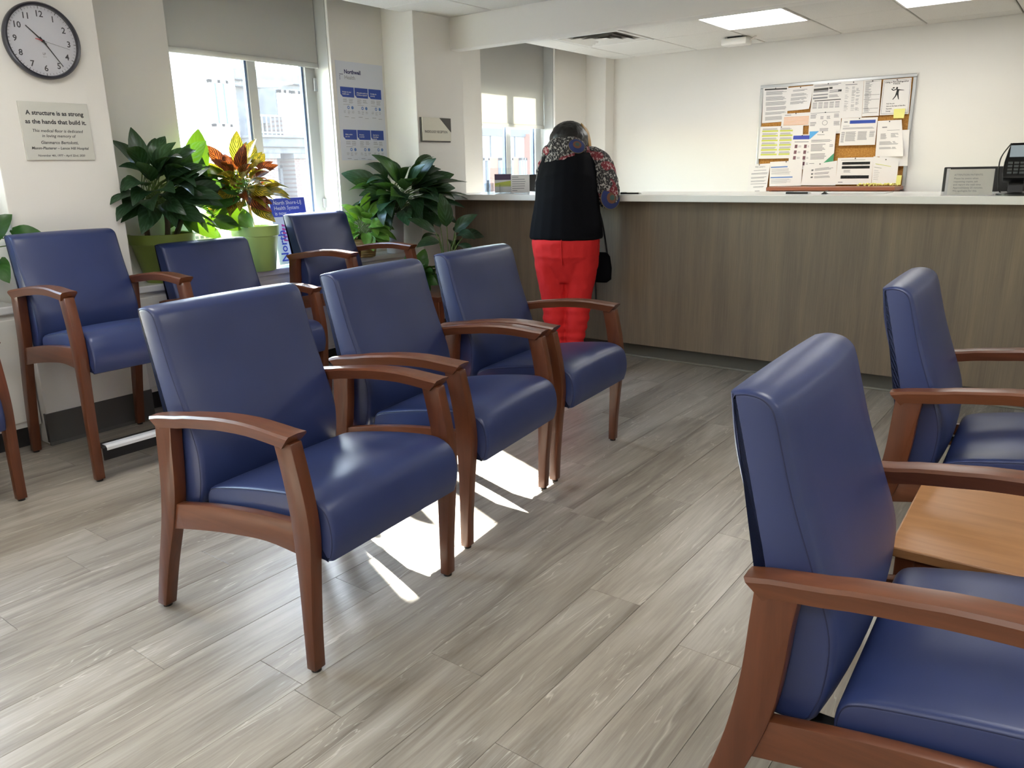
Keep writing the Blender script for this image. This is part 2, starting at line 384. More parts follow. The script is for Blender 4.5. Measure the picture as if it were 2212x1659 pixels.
def frame(o, ux, uy):
    ux = Vector(ux).normalized(); uy = Vector(uy).normalized(); uz = ux.cross(uy)
    return Matrix(((ux.x, uy.x, uz.x, o[0]), (ux.y, uy.y, uz.y, o[1]), (ux.z, uy.z, uz.z, o[2]), (0, 0, 0, 1)))
def put(g, other, dx=0, dy=0, dz=0): return g.add([(p[0] + dx, p[1] + dy, p[2] + dz) for p in other.v], other.f)

# ------------------------------------------------------------------ room shell
XW, XP = -4.05, -3.765          # window wall plane, pillar face plane
YB, ZC, ZB = 6.75, 2.19, 2.15   # back wall, ceilings
RX, FY = 3.2, -3.2
fl = struct('floor', G().box(-4.4, RX, FY, YB + .2, -0.12, -0.004), M['plank'], 'grey oak plank vinyl floor of the waiting room')
PW, PL = 0.167, 1.22
pmesh = {}
def plank_mesh(L):
    L = round(L, 3)
    if L not in pmesh:
        g = G().box(-PW / 2 + .0004, PW / 2 - .0004, -L / 2 + .0005, L / 2 - .0005, -0.004, 0.0)
        pmesh[L] = g.mesh('plank', bevel=0.0007, seg=1)
        pmesh[L].materials.append(M['plank'])
    return pmesh[L]
y_lo, y_hi = -0.6, 4.43
for i in range(-20, 11):
    xc = -0.725 + PW / 2 + i * PW
    ys = y_lo - (0.19 + 0.43 * (i * 7 % 11) / 3.1 % PL)
    if i == -3: ys = 1.256 - 2 * PL
    if i == -5: ys = 0.981 - 2 * PL
    if i == -11: ys = 0.957 - 2 * PL
    if xc < -3.95: continue
    while ys < y_hi - .02:
        a, b = max(ys, y_lo), min(ys + PL, y_hi)
        if b - a > .03:
            o = obj('plank', plank_mesh(b - a), None, fl); o.location = (xc, (a + b) / 2, 0)
        ys += PL

# window wall, with full-height recesses at the windows
WIN = [(-0.30, 0.95), (2.445, 3.54), (5.04, 6.08)]
g = G(); y = FY
for a, b in WIN:
    g.box(-4.32, XW, y, a, 0, 2.5); g.box(-4.32, -4.225, a, b, 1.90, 2.5); g.box(-4.32, XW, a, b, 0, 0.60); y = b
g.box(-4.32, XW, y, YB + .2, 0, 2.5)
struct('wall_left', g, M['wall'], 'warm white window wall at the left')
def pillar(y0, y1, label):
    p = struct('pillar', G().box(XW - .01, XP, y0, y1, 0, 2.5), M['wall'], label, bevel=.004)
    return p
pillar(1.435, 1.935, 'white pillar carrying the clock and the memorial plaque')
pillar(4.0, 4.483, 'white pillar carrying the radiology sign at the counter end')
struct('pillar', G().box(XW - .01, -3.84, 6.6, YB + .01, 0, 2.5), M['wall'], 'shallow white corner pier behind the counter', bevel=.004)
struct('wall_back', G().box(-4.4, RX + .2, YB, YB + .2, 0, 2.5), M['wall'], 'warm white wall behind the counter')
struct('wall_right', G().box(RX, RX + .2, FY, YB, 0, 2.5), M['wall'], 'white wall at the right')
struct('wall_front', G().box(-4.4, RX + .2, FY - .2, FY, 0, 2.5), M['wall'], 'white wall behind the viewer')

# ceilings : tiles in a recessed grid
XE = -3.87
def light_panel(x0, x1, y0, y1, z, label):
    t = thing('ceiling_light', label, 'light', ((x0 + x1) / 2, (y0 + y1) / 2, z), group='recessed square ceiling light panels')
    hx, hy = (x1 - x0) / 2 - .006, (y1 - y0) / 2 - .006
    g = G()
    for a in ((-hx, hx, -hy, -hy + .012), (-hx, hx, hy - .012, hy), (-hx, -hx + .012, -hy + .012, hy - .012), (hx - .012, hx, -hy + .012, hy - .012)): g.box(a[0], a[1], a[2], a[3], -.004, .03)
    obj('frame', g, M['white'], t)
    obj('diffuser', G().box(-hx + .012, hx - .012, -hy + .012, hy - .012, 0, .012), M['panel'], t)
    return t
def tiles(parent, xs, ys, z, skip):
    cache = {}
    for i in range(len(xs) - 1):
        for j in range(len(ys) - 1):
            if (i, j) in skip: continue
            w, d = round(xs[i + 1] - xs[i], 3), round(ys[j + 1] - ys[j], 3)
            if (w, d) not in cache:
                me = G().box(-w / 2 + .0055, w / 2 - .0055, -d / 2 + .0035, d / 2 - .0035, 0, .02).mesh('tile', bevel=.003, seg=1); me.materials.append(M['tile']); cache[(w, d)] = me
            o = obj('tile', cache[(w, d)], None, parent); o.location = ((xs[i] + xs[i + 1]) / 2, (ys[j] + ys[j + 1]) / 2, z)
xs_m = [XE] + [-3.39 + .6 * i for i in range(11)] + [RX]
ys_m = [FY] + [3.84 - .6 * i for i in range(11, -1, -1)] + [4.36]
ceil_m = struct('ceiling', G().box(XE, RX, FY, 4.36, ZC + .012, ZC + .05), M['gridgap'], 'white tiled ceiling over the waiting area')
skip = set()
pos = [(3, 4), (6, 4), (9, 4), (2, 7), (6, 8), (9, 8), (3, 1), (6, 1)]
for (i, j) in pos: skip.add((i, j))
tiles(ceil_m, xs_m, ys_m, ZC, skip)
where = ['second row, by the windows', 'second row, middle', 'second row, far right', 'third row, by the clock pillar', 'third row, middle', 'third row, far right', 'rearmost, by the windows', 'rearmost, middle']
for (i, j), L in zip(pos, where):
    light_panel(xs_m[i], xs_m[i + 1], ys_m[j], ys_m[j + 1], ZC, 'lit square ceiling panel over the waiting area, ' + L)
xs_b = [XE] + [-3.613 + .593 * i for i in range(12)]; xs_b[-1] = RX
ys_b = [4.46, 4.764, 5.357, 5.95, 6.543, YB]
ceil_b = struct('ceiling', G().box(XE, RX, 4.46, YB, ZB + .012, ZB + .05), M['gridgap'], 'white tiled ceiling behind the counter')
bl = [(3, 2), (5, 2), (10, 2)]
sk = set(bl) | {(1, 2)}
tiles(ceil_b, xs_b, ys_b, ZB, sk)
lab = ['lit square ceiling panel beside the air vent over the reception desk', 'lit square ceiling panel over the desk at the upper right edge', 'lit ceiling panel at the far end of the desk, outside the picture']
for (i, j), L in zip(bl, lab): light_panel(xs_b[i], xs_b[i + 1], ys_b[j], ys_b[j + 1], ZB, L)
struct('trim_1', G().box(XP - .12, RX, 4.36, 4.46, 1.985, 2.5), M['wall'], 'white dropped beam above the counter', bevel=.004)
struct('roof_slab', G().box(-4.5, RX + .3, FY - .3, YB + .3, 2.5, 2.6), M['wall'], 'slab above the tiled ceiling')
# air vent in the tile beside the light
vx, vy = (xs_b[1] + xs_b[2]) / 2, (ys_b[2] + ys_b[3]) / 2
t = thing('air_vent', 'square white ceiling diffuser vent with nested louvres', 'vent', (vx, vy, ZB))
h = .285
def ringg(a, b, z0, z1):
    g = G(); q = lambda r, z: [(-r, -r, z), (r, -r, z), (r, r, z), (-r, r, z)]
    return g.loft([q(a, z0), q(b, z1)], cap=False)
g = ringg(h, h - .03, -.003, -.003); put(g, ringg(h, h, -.003, .02)); obj('frame', g, M['white'], t)
obj('backing', G().box(-h + .02, h - .02, -h + .02, h - .02, .03, .035), M['gridgap'], t)
for r in (.255, .185, .12):
    gg = ringg(r, r - .05, -.004, .022); put(gg, ringg(r - .05, r - .052, .022, .0225)); o = obj('louvre', gg, M['offwhite'], t)
obj('core', ringg(.062, .001, -.004, .0), M['offwhite'], t)
# white sensor box under the ceiling
t = thing('sensor_box', 'small white plastic sensor box hanging under the ceiling tiles', 'sensor', (-2.50, 6.30, ZB), math.radians(0))
obj('housing', G().box(-.10, .10, -.07, .07, -.062, -.012), M['white'], t, smooth=40, bevel=.012, seg=3)
obj('mount', G().box(-.06, .06, -.04, .04, -.013, 0), M['black'], t)
obj('cable', G().tube([(.1, .02, -.03), (.13, .03, -.01), (.14, .04, 0)], .006), M['offwhite'], t)
for dx in (-.012, .012): obj('indicator', G().box(dx - .003, dx + .003, -.072, -.07, -.03, -.018), M['paper'], t)

# ------------------------------------------------------------------ windows and blinds
def window(name, y0, y1, z0, z1, mull, label):
    fx = -4.235
    fr = G()
    for b in ((y0, y1, z0, z0 + .05), (y0, y1, z1 - .05, z1), (y0, y0 + .045, z0 + .05, z1 - .05), (y1 - .085, y1, z0 + .05, z1 - .05)):
        fr.box(fx - .03, fx + .03, *b)
    w = struct(name, fr, M['winframe'], label, bevel=.004)
    mu = obj('mullion', G().box(fx - .022, fx + .018, mull, mull + .062, z0 + .05, z1 - .05), M['winframe'], w, bevel=.004)
    ga = obj('gasket', G().box(fx - .014, fx + .012, mull - .016, mull - .001, z0 + .05, z1 - .05).box(fx - .014, fx + .012, y1 - .101, y1 - .086, z0 + .05, z1 - .05), M['gasket'], w)
    for a, b in ((y0 + .045, mull - .016), (mull + .062, y1 - .101)):
        obj('pane', G().box(fx - .012, fx - .008, a, b, z0 + .05, z1 - .05), M['winglass'], w)
    h = obj('hinge', G().box(fx + .03, fx + .045, y1 - .03, y1 - .005, 1.70, 1.78).box(fx + .03, fx + .045, y1 - .03, y1 - .005, .97, 1.03), M['alu'], w, bevel=.003)
    ch = G()
    for yy in (y1 - .006, ): ch.box(fx + .03, XW - .02, yy, yy + .006, z0, 2.3)
    obj('side_channel', ch, M['winframe'], w)
    return w
w1 = window('window_1', 2.445, 3.54, .655, 1.90, 3.035, 'window behind the large plants, street outside')
w2 = window('window_2', 5.04, 6.08, .655, 1.90, 5.575, 'window behind the counter with blind half down')
w3 = window('window_3', -.30, .95, .655, 1.90, .35, 'window outside the picture at the left')
def blind(y0, y1, zb, label):
    t = thing('roller_blind', label, 'blind', (-4.165, (y0 + y1) / 2, 2.40)); hw = (y1 - y0) / 2 - .012
    obj('cloth', G().box(-.001, .0, -hw, hw, zb + .03 - 2.40, 0), M['blind'], t)
    obj('hem_bar', G().box(-.006, .007, -hw, hw, zb - 2.40, zb + .032 - 2.40), M['blind'], t, smooth=40, bevel=.005)
    g = G().tube([(-.02, -hw, .02), (-.02, hw, .02)], .022, 12); obj('roller', g, M['alu'], t, smooth=40)
    return t
blind(2.445, 3.54, 1.835, 'grey roller blind drawn down over the top of the plant window')
blind(5.04, 6.08, 1.535, 'grey roller blind half down, sunlit, in the window behind the counter')
blind(-.30, .95, 1.835, 'grey roller blind in the window outside the picture')

# ------------------------------------------------------------------ radiator covers, bases
def cover(y0, y1, xf, ztop, label, n):
    t = thing('radiator_cover', label, 'radiator cover', (xf, (y0 + y1) / 2, 0)); L = (y1 - y0) / 2
    back = XW - xf
    obj('body', G().box(back + .002, -.006, -L, L, .10, ztop - .035), M['offwhite'], t)
    obj('top_slab', G().box(-4.235 - xf + .03 if False else back - .0, .012, -L, L, ztop - .035, ztop), M['sill'], t, bevel=.006)
    w = 2 * L / n
    for i in range(n):
        a = -L + i * w + .012; obj('panel', G().box(-.008, .0, a, a + w - .024, .125, ztop - .06), M['offwhite'], t, bevel=.004)
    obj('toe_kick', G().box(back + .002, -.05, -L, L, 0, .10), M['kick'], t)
    return t
cover(-1.6, 1.425, -3.80, .655, 'white radiator cover left of the clock pillar', 3)
cover(1.95, 3.985, -3.87, .655, 'long white radiator cover under the plant window', 4)
struct('trim_2', G().box(-4.235 + .03, XW, 2.446, 3.539, .60, .655), M['sill'], 'white inner sill of the plant window')
struct('trim_3', G().box(-4.235 + .03, XW + .02, 5.041, 6.079, .60, .655), M['sill'], 'white inner sill of the window behind the counter')
def pbase(y0, y1):
    b = struct('baseboard_left', G().box(XP - .02, XP + .006, y0, y1, 0.012, .15), M['base'], 'grey vinyl base around the clock pillar' if y0 < 2 else 'grey vinyl base of the sign pillar', bevel=.002)
    obj('cove_lip', G().prism([(XP, 0), (XP + .016, 0), (XP + .006, .014), (XP, .014)], y0, y1), M['base'], b)
pbase(1.43, 1.94); pbase(3.995, 4.34)
struct('baseboard_back', G().box(-3.8, RX, YB - .006, YB, 0, .1), M['base'], 'grey vinyl base of the back wall')

# ------------------------------------------------------------------ reception counter
t = thing('reception_counter', 'long grey brown wood laminate reception counter front', 'counter', (-.6, 4.345, 0))
obj('front_panel', G().box(XP + .6 + .003, 3.1, 0, .03, .102, .994), M['laminate'], t)
obj('side_return', G().box(XP + .6 + .003, 3.1, .03, .45, .96, .994), M['laminate'], t)
obj('plinth', G().box(XP + .6 + .003, 3.1, .083, .10, 0.012, .96), M['plinth'], t)  # real plinth below; unseen upper part added to block sun behind the front panel
obj('plinth_lip', G().box(XP + .6 + .003, 3.1, .070, .10, 0, .012), M['basestrip'], t, bevel=.004)
ct = thing('countertop', 'white solid surface countertop of the reception counter', 'countertop', (-.6, 4.2, .9945))
obj('slab', G().box(XP + .6 + .012, 3.1, 0, .62, 0, .0375), M['quartz'], ct, bevel=.003)
CT = 1.032

# ------------------------------------------------------------------ chairs
W_REG, W_ST = .545, .483
def inset_profile(poly, d):
    n = len(poly); out = []
    area = sum(poly[i][0] * poly[(i + 1) % n][1] - poly[(i + 1) % n][0] * poly[i][1] for i in range(n)); sgn = 1 if area > 0 else -1
    for i in range(n):
        a, b, c = Vector(poly[i - 1]), Vector(poly[i]), Vector(poly[(i + 1) % n]); t = (c - a)
        if t.length < 1e-9: out.append(tuple(b)); continue
        t.normalize(); nrm = Vector((-t.y, t.x)) * sgn; out.append(tuple(b + nrm * d))
    return out
def cushion(prof, y0, y1, crown, r=.014):
    """closed side profile (x,z) swept across y with rounded side edges; crown(x,z,s) lifts the middle"""
    rings = []
    for yy, ins in ((0, r * .75), (r * .12, r * .35), (r * .45, r * .1), (r, 0.0)): rings.append((y0 + yy, ins))
    mids = [(y0 + r + (y1 - y0 - 2 * r) * i / 8, 0.0) for i in range(1, 8)]
    rings += mids + [(y1 - yy, ins) for yy, ins in ((r, 0), (r * .45, r * .1), (r * .12, r * .35), (0, r * .75))]
    out = []
    for yy, ins in rings:
        p = inset_profile(prof, ins) if ins else prof; s = math.sin(PI * (yy - y0) / (y1 - y0)) ** .6 if y0 < yy < y1 else 0
        out.append([(q[0] + crown(q[0], q[1], s)[0], yy, q[1] + crown(q[0], q[1], s)[1]) for q in p])
    return G().loft(out)
def sharp(pts, sub=4):
    """polyline pieces given as lists joined into a closed outline, smooth within each piece"""
    out = []
    for seg in pts:
        c = cr(seg, sub) if len(seg) > 2 else [tuple(p) for p in seg]
        out += c if not out or out[-1] != c[0] else c[1:]
    if out[0] == out[-1]: out = out[:-1]
    return out
def chair_proto(name, label, W, dz, db, cat, loc, rotz, foot=False):
    t = thing(name, label, cat, loc, rotz)
    lw = .036
    gap_a, gap_b = lw + .004, W - .004
    z = lambda v: v + dz
    # legs : local x forward, rear leg at 0, front leg at .595
    zt = .575 + dz
    def front(y):
        f_ = cr([(.595, .008), (.6, .12 + dz * .5), (.613, .27 + dz), (.622, .36 + dz), (.619, .43 + dz), (.606, .51 + dz), (.586, .60 + dz)], 4)
        b_ = cr([(.528, .60 + dz), (.548, .51 + dz), (.56, .43 + dz), (.565, .36 + dz), (.568, .25 + dz), (.567, .12 + dz * .5), (.566, .008)], 4)
        return G().prism(f_ + b_, y, y + lw)
    def rear(y):
        f_ = cr([(0.0, .008), (.045, .15 + dz * .6), (.093, .28 + dz), (.116, .36 + dz), (.128, .44 + dz), (.134, .51 + dz), (.142, .572 + dz)], 4)
        b_ = cr([(.076, .572 + dz), (.071, .51 + dz), (.065, .43 + dz), (.055, .36 + dz), (.038, .28 + dz), (.0, .15 + dz * .6), (-.038 if not foot else -.03, .008)], 4)
        return G().prism(f_ + b_, y, y + lw)
    for y in (0, W):
        for kind, fn, gx in (('f', front, .58), ('r', rear, -.018)):
            o = obj('leg', fn(y), M['chairwood'], t, smooth=40, bevel=.003)
            obj('glide', G().lathe([(.013, 0), (.013, .009)], 12, (gx, y + lw / 2, 0)), M['black'], o)
        # side rail
        top = cr([(.10, .345 + dz), (.25, .372 + dz), (.40, .391 + dz), (.575, .402 + dz)], 4); bot = cr([(.575, .318 + dz), (.46, .326 + dz), (.33, .313 + dz), (.2, .292 + dz), (.08, .268 + dz)], 4)
        obj('side_rail', G().prism(top + bot, y + .005, y + lw - .005), M['armwood'], t, smooth=40, bevel=.003)
        # armrest : arched plank, undercut ends
        xs = [.06 + (.594 - .06) * i / 14 for i in range(15)]; rings = []
        for i, x in enumerate(xs):
            u = i / 14; ztop = cr([(0.0, .588), (.2, .606), (.45, .624), (.7, .632), (1.0, .622)], 8)
            zt_ = min(ztop, key=lambda p: abs(p[0] - u))[1] + dz; th = .034
            wt = .048 + .014 * u; wb = wt - .012; yc = y + lw / 2
            xb = x
            if i == 0: xb = x + .030
            if i == 14: xb = x - .030
            if i == 1: xb = max(x, .097)
            if i == 13: xb = min(x, .557)
            rings.append([(xb, yc - wb / 2, zt_ - th), (xb, yc + wb / 2, zt_ - th), (x - (0.004 if i == 14 else 0) + (0.004 if i == 0 else 0), yc + wt / 2, zt_ - .007), (x, yc + wt / 2 - .004, zt_ - .0005), (x, yc, zt_ + .0015), (x, yc - wt / 2 + .004, zt_ - .0005), (x - (0.004 if i == 14 else 0) + (0.004 if i == 0 else 0), yc - wt / 2, zt_ - .007)])
        obj('armrest', G().loft(rings), M['armwood'], t, smooth=32)
    # seat
    prof = sharp([[(.20, z(.335)), (.198, z(.362)), (.205, z(.392)), (.232, z(.410)), (.32, z(.428)), (.44, z(.446)), (.55, z(.456)), (.60, z(.452)), (.636, z(.432)), (.652, z(.395)), (.654, z(.345)), (.642, z(.302))],
                  [(.642, z(.302)), (.625, z(.296))], [(.625, z(.296)), (.60, z(.33)), (.55, z(.345)), (.40, z(.345)), (.20, z(.335))]])
    zc_ = z(.40)
    seat = obj('seat', cushion(prof, gap_a, gap_b, lambda x, zz, s: (0, .010 * s * max(0, min(1, (zz - zc_) / .03)))), M['vinyl'], t, smooth=50)
    for yy in (gap_a - .0005, gap_b + .0005):
        q = [p for p in inset_profile(prof, .006) if p[1] > z(.30)][2:44]
        obj('seam', G().tube([(p[0], yy + (.002 if yy < .2 else -.002), p[1]) for p in q], .0013, 5), M['seam'], seat)
    # backrest
    zb = lambda v: (v + dz) if v < .40 else (.40 + dz + (v - .40) * ((.457 + db - dz) / .457))
    prof = sharp([[(.098, zb(.337)), (.092, zb(.42)), (.082, zb(.52)), (.062, zb(.622)), (.041, zb(.69)), (.018, zb(.775)), (.006, zb(.860))],
                  [(.006, zb(.860)), (.030, zb(.866)), (.056, zb(.863)), (.075, zb(.849)), (.085, zb(.826)), (.095, zb(.788)), (.108, zb(.74)), (.124, zb(.688)), (.153, zb(.607)), (.180, zb(.53)), (.189, zb(.474)), (.183, zb(.40)), (.168, zb(.350))],
                  [(.168, zb(.350)), (.155, zb(.338)), (.13, zb(.335)), (.098, zb(.337))]])
    back = obj('backrest', cushion(prof, gap_a, gap_b, lambda x, zz, s: ((.017 * s * max(0, min(1, (x - .045 - (.86 + db - zz) * .17) / .04))), .004 * s if zz > zb(.84) else 0)), M['vinyl'], t, smooth=50)
    for yy in (gap_a, gap_b):
        q = inset_profile(prof, .006); obj('seam', G().tube([(p[0], yy + (.0015 if yy < .2 else -.0015), p[1]) for p in q + q[:1]], .0013, 5), M['seam'], back)
    # black steel carriers under and between seat and back
    g = G()
    for yy in (.075, W - .075 + lw): g.box(.12, .57, yy - .012, yy + .012, z(.318), z(.336))
    g.box(.40, .43, lw, W, z(.315), z(.335)); g.box(.13, .15, lw, W, z(.318), z(.336))
    obj('seat_frame', g, M['blacksteel'], t, bevel=.002)
    if foot:
        f_ = obj('footrest', G().prism([(.548, .145), (.605, .145), (.612, .139), (.612, .088), (.606, .088), (.606, .138), (.548, .138)], lw, W), M['blacksteel'], t)
        obj('metal_strip', G().prism([(.578, .1455), (.606, .1455), (.614, .139), (.614, .128), (.6155, .128), (.6155, .140), (.607, .148), (.578, .148)], lw + .015, W - .015), M['stripmetal'], f_, smooth=40, label='bright metal edge strip')
    return t

CH = 'blue vinyl armchairs with cherry wood frames'
c1 = chair_proto('waiting_chair', 'blue vinyl armchair standing nearest at the left, first of the row of three', W_REG, 0, 0, 'chair', (-1.988, .974, 0), .081)
c1['group'] = CH
dup(c1, (-2.095, 1.664, 0), .128, 'blue vinyl armchair in the middle of the row of three, over sunlit floor', CH)
dup(c1, (-2.175, 2.318, 0), .086, 'blue vinyl armchair at the far end of the row, before the red trousers', CH)
dup(c1, (-3.797, 2.034, 0), .007, 'low blue vinyl armchair by the radiator cover, directly in front of the olive pot', CH)
dup(c1, (-3.775, .518, 0), -.01, 'blue vinyl armchair cut off by the left picture edge, showing one front leg', CH)
dup(c1, (-.422, 1.053, 0), .030, 'large blue vinyl armchair at the lower right corner, beside the wooden table', CH)
dup(c1, (-.462, 2.232, 0), .035, 'blue vinyl armchair at the right picture edge, beyond the wooden table', CH)
b1 = chair_proto('hip_chair', 'tall blue vinyl hip chair with footrest in front of the memorial plaque pillar', W_ST, .152, .101, 'chair', (-3.712, 1.336, 0), -.012, True)
b1['group'] = 'tall hip chairs with footrests'
dup(b1, (-3.813, 2.836, 0), .046, 'tall blue vinyl hip chair with sunlit arm in front of the blue banner', 'tall hip chairs with footrests')

# linking table between the two right-hand chairs
t = thing('side_table', 'honey coloured wooden table between the two chairs at the right', 'table', (-.27, 1.68, 0), .02)
obj('tabletop', G().box(0, .62, 0, .52, .378, .402), M['tablewood'], t, bevel=.004)
g = G().box(.02, .60, .02, .04, .315, .378).box(.02, .60, .48, .50, .315, .378).box(.02, .04, .04, .48, .315, .378).box(.58, .60, .04, .48, .315, .378); obj('apron', g, M['chairwood'], t)
for x in (.012, .57):
    for y in (.012, .47): obj('leg', G().box(x, x + .038, y, y + .038, 0, .378), M['chairwood'], t, bevel=.003)
# low plant table by the sign pillar
t = thing('plant_table', 'low cherry wood corner table holding potted plants behind the chair row', 'table', (-3.70, 3.42, 0))
obj('tabletop', G().loft([[(0.02, .02, .43), (.56, .02, .43), (.56, .56, .43), (.02, .56, .43)], [(0, 0, .462), (.58, 0, .462), (.58, .58, .462), (0, .58, .462)]]), M['armwood'], t, bevel=.003)
obj('apron', G().box(.04, .54, .04, .06, .37, .43).box(.04, .54, .52, .54, .37, .43).box(.04, .06, .06, .52, .37, .43).box(.52, .54, .06, .52, .37, .43), M['chairwood'], t)
for x in (.03, .51):
    for y in (.03, .51): obj('leg', G().box(x, x + .045, y, y + .045, 0, .43), M['chairwood'], t, bevel=.003)

# ------------------------------------------------------------------ things on the walls
# clock
t = thing('wall_clock', 'round black rimmed wall clock with white dial above the memorial plaque', 'clock', mw=frame((XP, 1.682, 1.757), (0, 1, -.02), (0, .02, 1)))
R_ = .153
obj('rim', G().loft([[(r * math.cos(a), r * math.sin(a), z_) for a in [2 * PI * j / 64 for j in range(64)]] for r, z_ in ((R_ - .004, .0), (R_, .012), (R_, .034), (R_ - .005, .041), (R_ - .012, .038), (R_ - .015, .024))], cap=False), M['clockrim'], t, smooth=40)
dl = obj('dial', G().disc((0, 0), R_ - .0145, 64, .022), M['dial'], t)
g = G()
for i, s in enumerate(('12', '1', '2', '3', '4', '5', '6', '7', '8', '9', '10', '11')):
    a = PI / 2 - i * PI / 6; tg = text_g(s, .034, bold=.0006); put(g, tg, .108 * math.cos(a), .108 * math.sin(a) - .0115, .0226)
obj('numerals', g, M['ink'], dl)
g = G()
for i in range(60):
    a = 2 * PI * i / 60; L = .008 if i % 5 else .011; w = .0006 if i % 5 else .0012; c, s = math.cos(a), math.sin(a); r0, r1 = .128, .128 + L
    g.add([(r0 * c - w * s, r0 * s + w * c, .0226), (r0 * c + w * s, r0 * s - w * c, .0226), (r1 * c + w * s, r1 * s - w * c, .0226), (r1 * c - w * s, r1 * s + w * c, .0226)], [(0, 1, 2, 3)])
obj('minute_marks', g, M['ink'], dl)
lg = text_g('LF', .013, bold=.0004); g = G(); put(g, lg, 0, -.055, .0226); put(g, text_g('quartz', .006), 0, -.064, .0226); obj('maker_mark', g, M['greyink'], dl)
def hand(name, ang, L, w, tail, z_, m):
    g = G().add([(-w, -tail, z_), (w, -tail, z_), (w * .55, L, z_), (-w * .55, L, z_), (-w, -tail, z_ + .001), (w, -tail, z_ + .001), (w * .55, L, z_ + .001), (-w * .55, L, z_ + .001)], [(3, 2, 1, 0), (4, 5, 6, 7), (0, 1, 5, 4), (1, 2, 6, 5), (2, 3, 7, 6), (3, 0, 4, 7)])
    g.xf(Matrix.Rotation(-math.radians(ang), 4, 'Z')); return obj(name, g, m, t)
hand('hour_hand', 312, .082, .0032, .018, .026, M['ink']); hand('minute_hand', 144, .118, .0026, .018, .0285, M['ink'])
hand('second_hand', 102, .108, .0007, .0, .031, M['ink']); hand('second_hand_tail', 282, .032, .0026, .0, .0315, M['red'])
obj('hub', G().lathe([(.005, .024), (.005, .0335), (.001, .0345)], 16), M['ink'], t)
obj('glass', G().loft([[(r * math.cos(a), r * math.sin(a), z_) for a in [2 * PI * j / 48 for j in range(48)]] for r, z_ in ((.1385, .0365), (.09, .0392), (.03, .0404), (.001, .0406))]), M['clockglass'], t, smooth=60)

# memorial plaque
t = thing('memorial_plaque', 'square satin metal plaque with memorial lettering below the clock', 'plaque', mw=frame((XP, 1.690, 1.391), (0, 1, 0), (0, 0, 1)))
pl = obj('plate', G().box(-.145, .145, -.121, .121, 0, .010), M['steelplate'], t, bevel=.0015)
def lines_text(rows, m, parent, z_=.0104, name='lettering'):
    g = G()
    for s, size, yy, bold, sh in rows: put(g, text_g(s, size, bold=bold, shear=sh), 0, yy, z_)
    return obj(name, g, m, parent)
lines_text([('A structure is as strong', .0252, .067, .0007, 0), ('as the hands that build it.', .0252, .031, .0007, 0)], M['ink'], pl)
lines_text([('This medical floor is dedicated', .0172, -.004, .0002, .2), ('in loving memory of', .0172, -.025, .0002, .2), ('Gianmarco Bertolotti,', .0178, -.053, .0003, .2),
            ('Mason-Plasterer – Lenox Hill Hospital', .0156, -.076, .0003, .2), ('November 4th, 1977 – April 22nd, 2020', .0122, -.106, .0002, .2)], M['ink'], pl, name='small_lettering')

# health poster between window and pillar
t = thing('health_poster', 'tall white paper poster with six blue headed panels on the wall beside the window', 'poster', mw=frame((XW + .001, 3.775, 1.575), (0, 1, 0), (0, 0, 1)))
pw, ph = .205, .305
sh = obj('sheet', G().box(-pw, pw, -ph, ph, 0, .0012), M['posterpaper'], t)
g = G(); put(g, text_g('Northwell', .034, 'LEFT', .0012), -.135, .232, .0016); obj('logo_lettering', g, M['navy'], sh)
g = G(); put(g, text_g('Health', .034, 'LEFT', .0), -.135, .198, .0016); obj('logo_small_lettering', g, M['greyink'], sh)
g = G()
for a in range(4):
    for b in range(4):
        if a == 0 or b == 3: g.box(-.175 + a * .008, -.170 + a * .008, .205 + b * .010 - .012, .210 + b * .010 - .012, .0013, .0016)
obj('logo_mark', g, M['navy'], sh)
tw = [['Access to your', 'health care'], ['¿Necesita ayuda en', 'el idioma español?'], ['Dostęp do', 'pomocy']], [['Aksè a sèvis', 'pou ou'], ['Accesso', 'ai servizi'], ['Доступ к', 'помощи', 'врача']]
wt_, ln, ic = G(), G(), G()
for r in range(2):
    for c in range(3):
        x0 = -.178 + c * .122; yt = .150 - r * .262
        obj('panel_heading', G().add([(x0, yt, .0016), (x0, yt - .045, .0016), (x0 + .018, yt - .062, .0016), (x0 + .116, yt - .062, .0016), (x0 + .116, yt, .0016)], [(0, 1, 2, 3, 4)]), M['blue'], sh)
        for i, s in enumerate(tw[r][c]): put(wt_, text_g(s, .0125, 'LEFT', .0002), x0 + .016, yt - .034 - i * .013, .0019)
        for col in range(2):
            for i in range(4 + (c + col) % 2):
                w = random.uniform(.028, .042); ln.box(x0 + .018 + col * .05, x0 + .018 + col * .05 + w, yt - .074 - i * .006, yt - .0722 - i * .006, .0013, .0016)
        ln.box(x0 + .018, x0 + .075, yt - .1078, yt - .106, .0013, .0016)
        for i in range(1, 3): ic.disc((x0 + .026 + i * .034, yt - .125), .0105, 18, .0016, .005 if i == 1 else .0001)
        for i in range(3):
            for q in range(3 + i % 2): ln.box(x0 + .018 + i * .034, x0 + .018 + i * .034 + random.uniform(.014, .024), yt - .146 - q * .006, yt - .1445 - q * .006, .0013, .0016)
        ln.box(x0 + .022, x0 + .056, yt - .1835, yt - .181, .0013, .0016); ln.box(x0 + .078, x0 + .11, yt - .189, yt - .187, .0013, .0016)
obj('heading_lettering', wt_, M['paper'], sh); obj('small_print', ln, M['greyink'], sh); obj('round_icons', ic, M['iconblue'], sh)

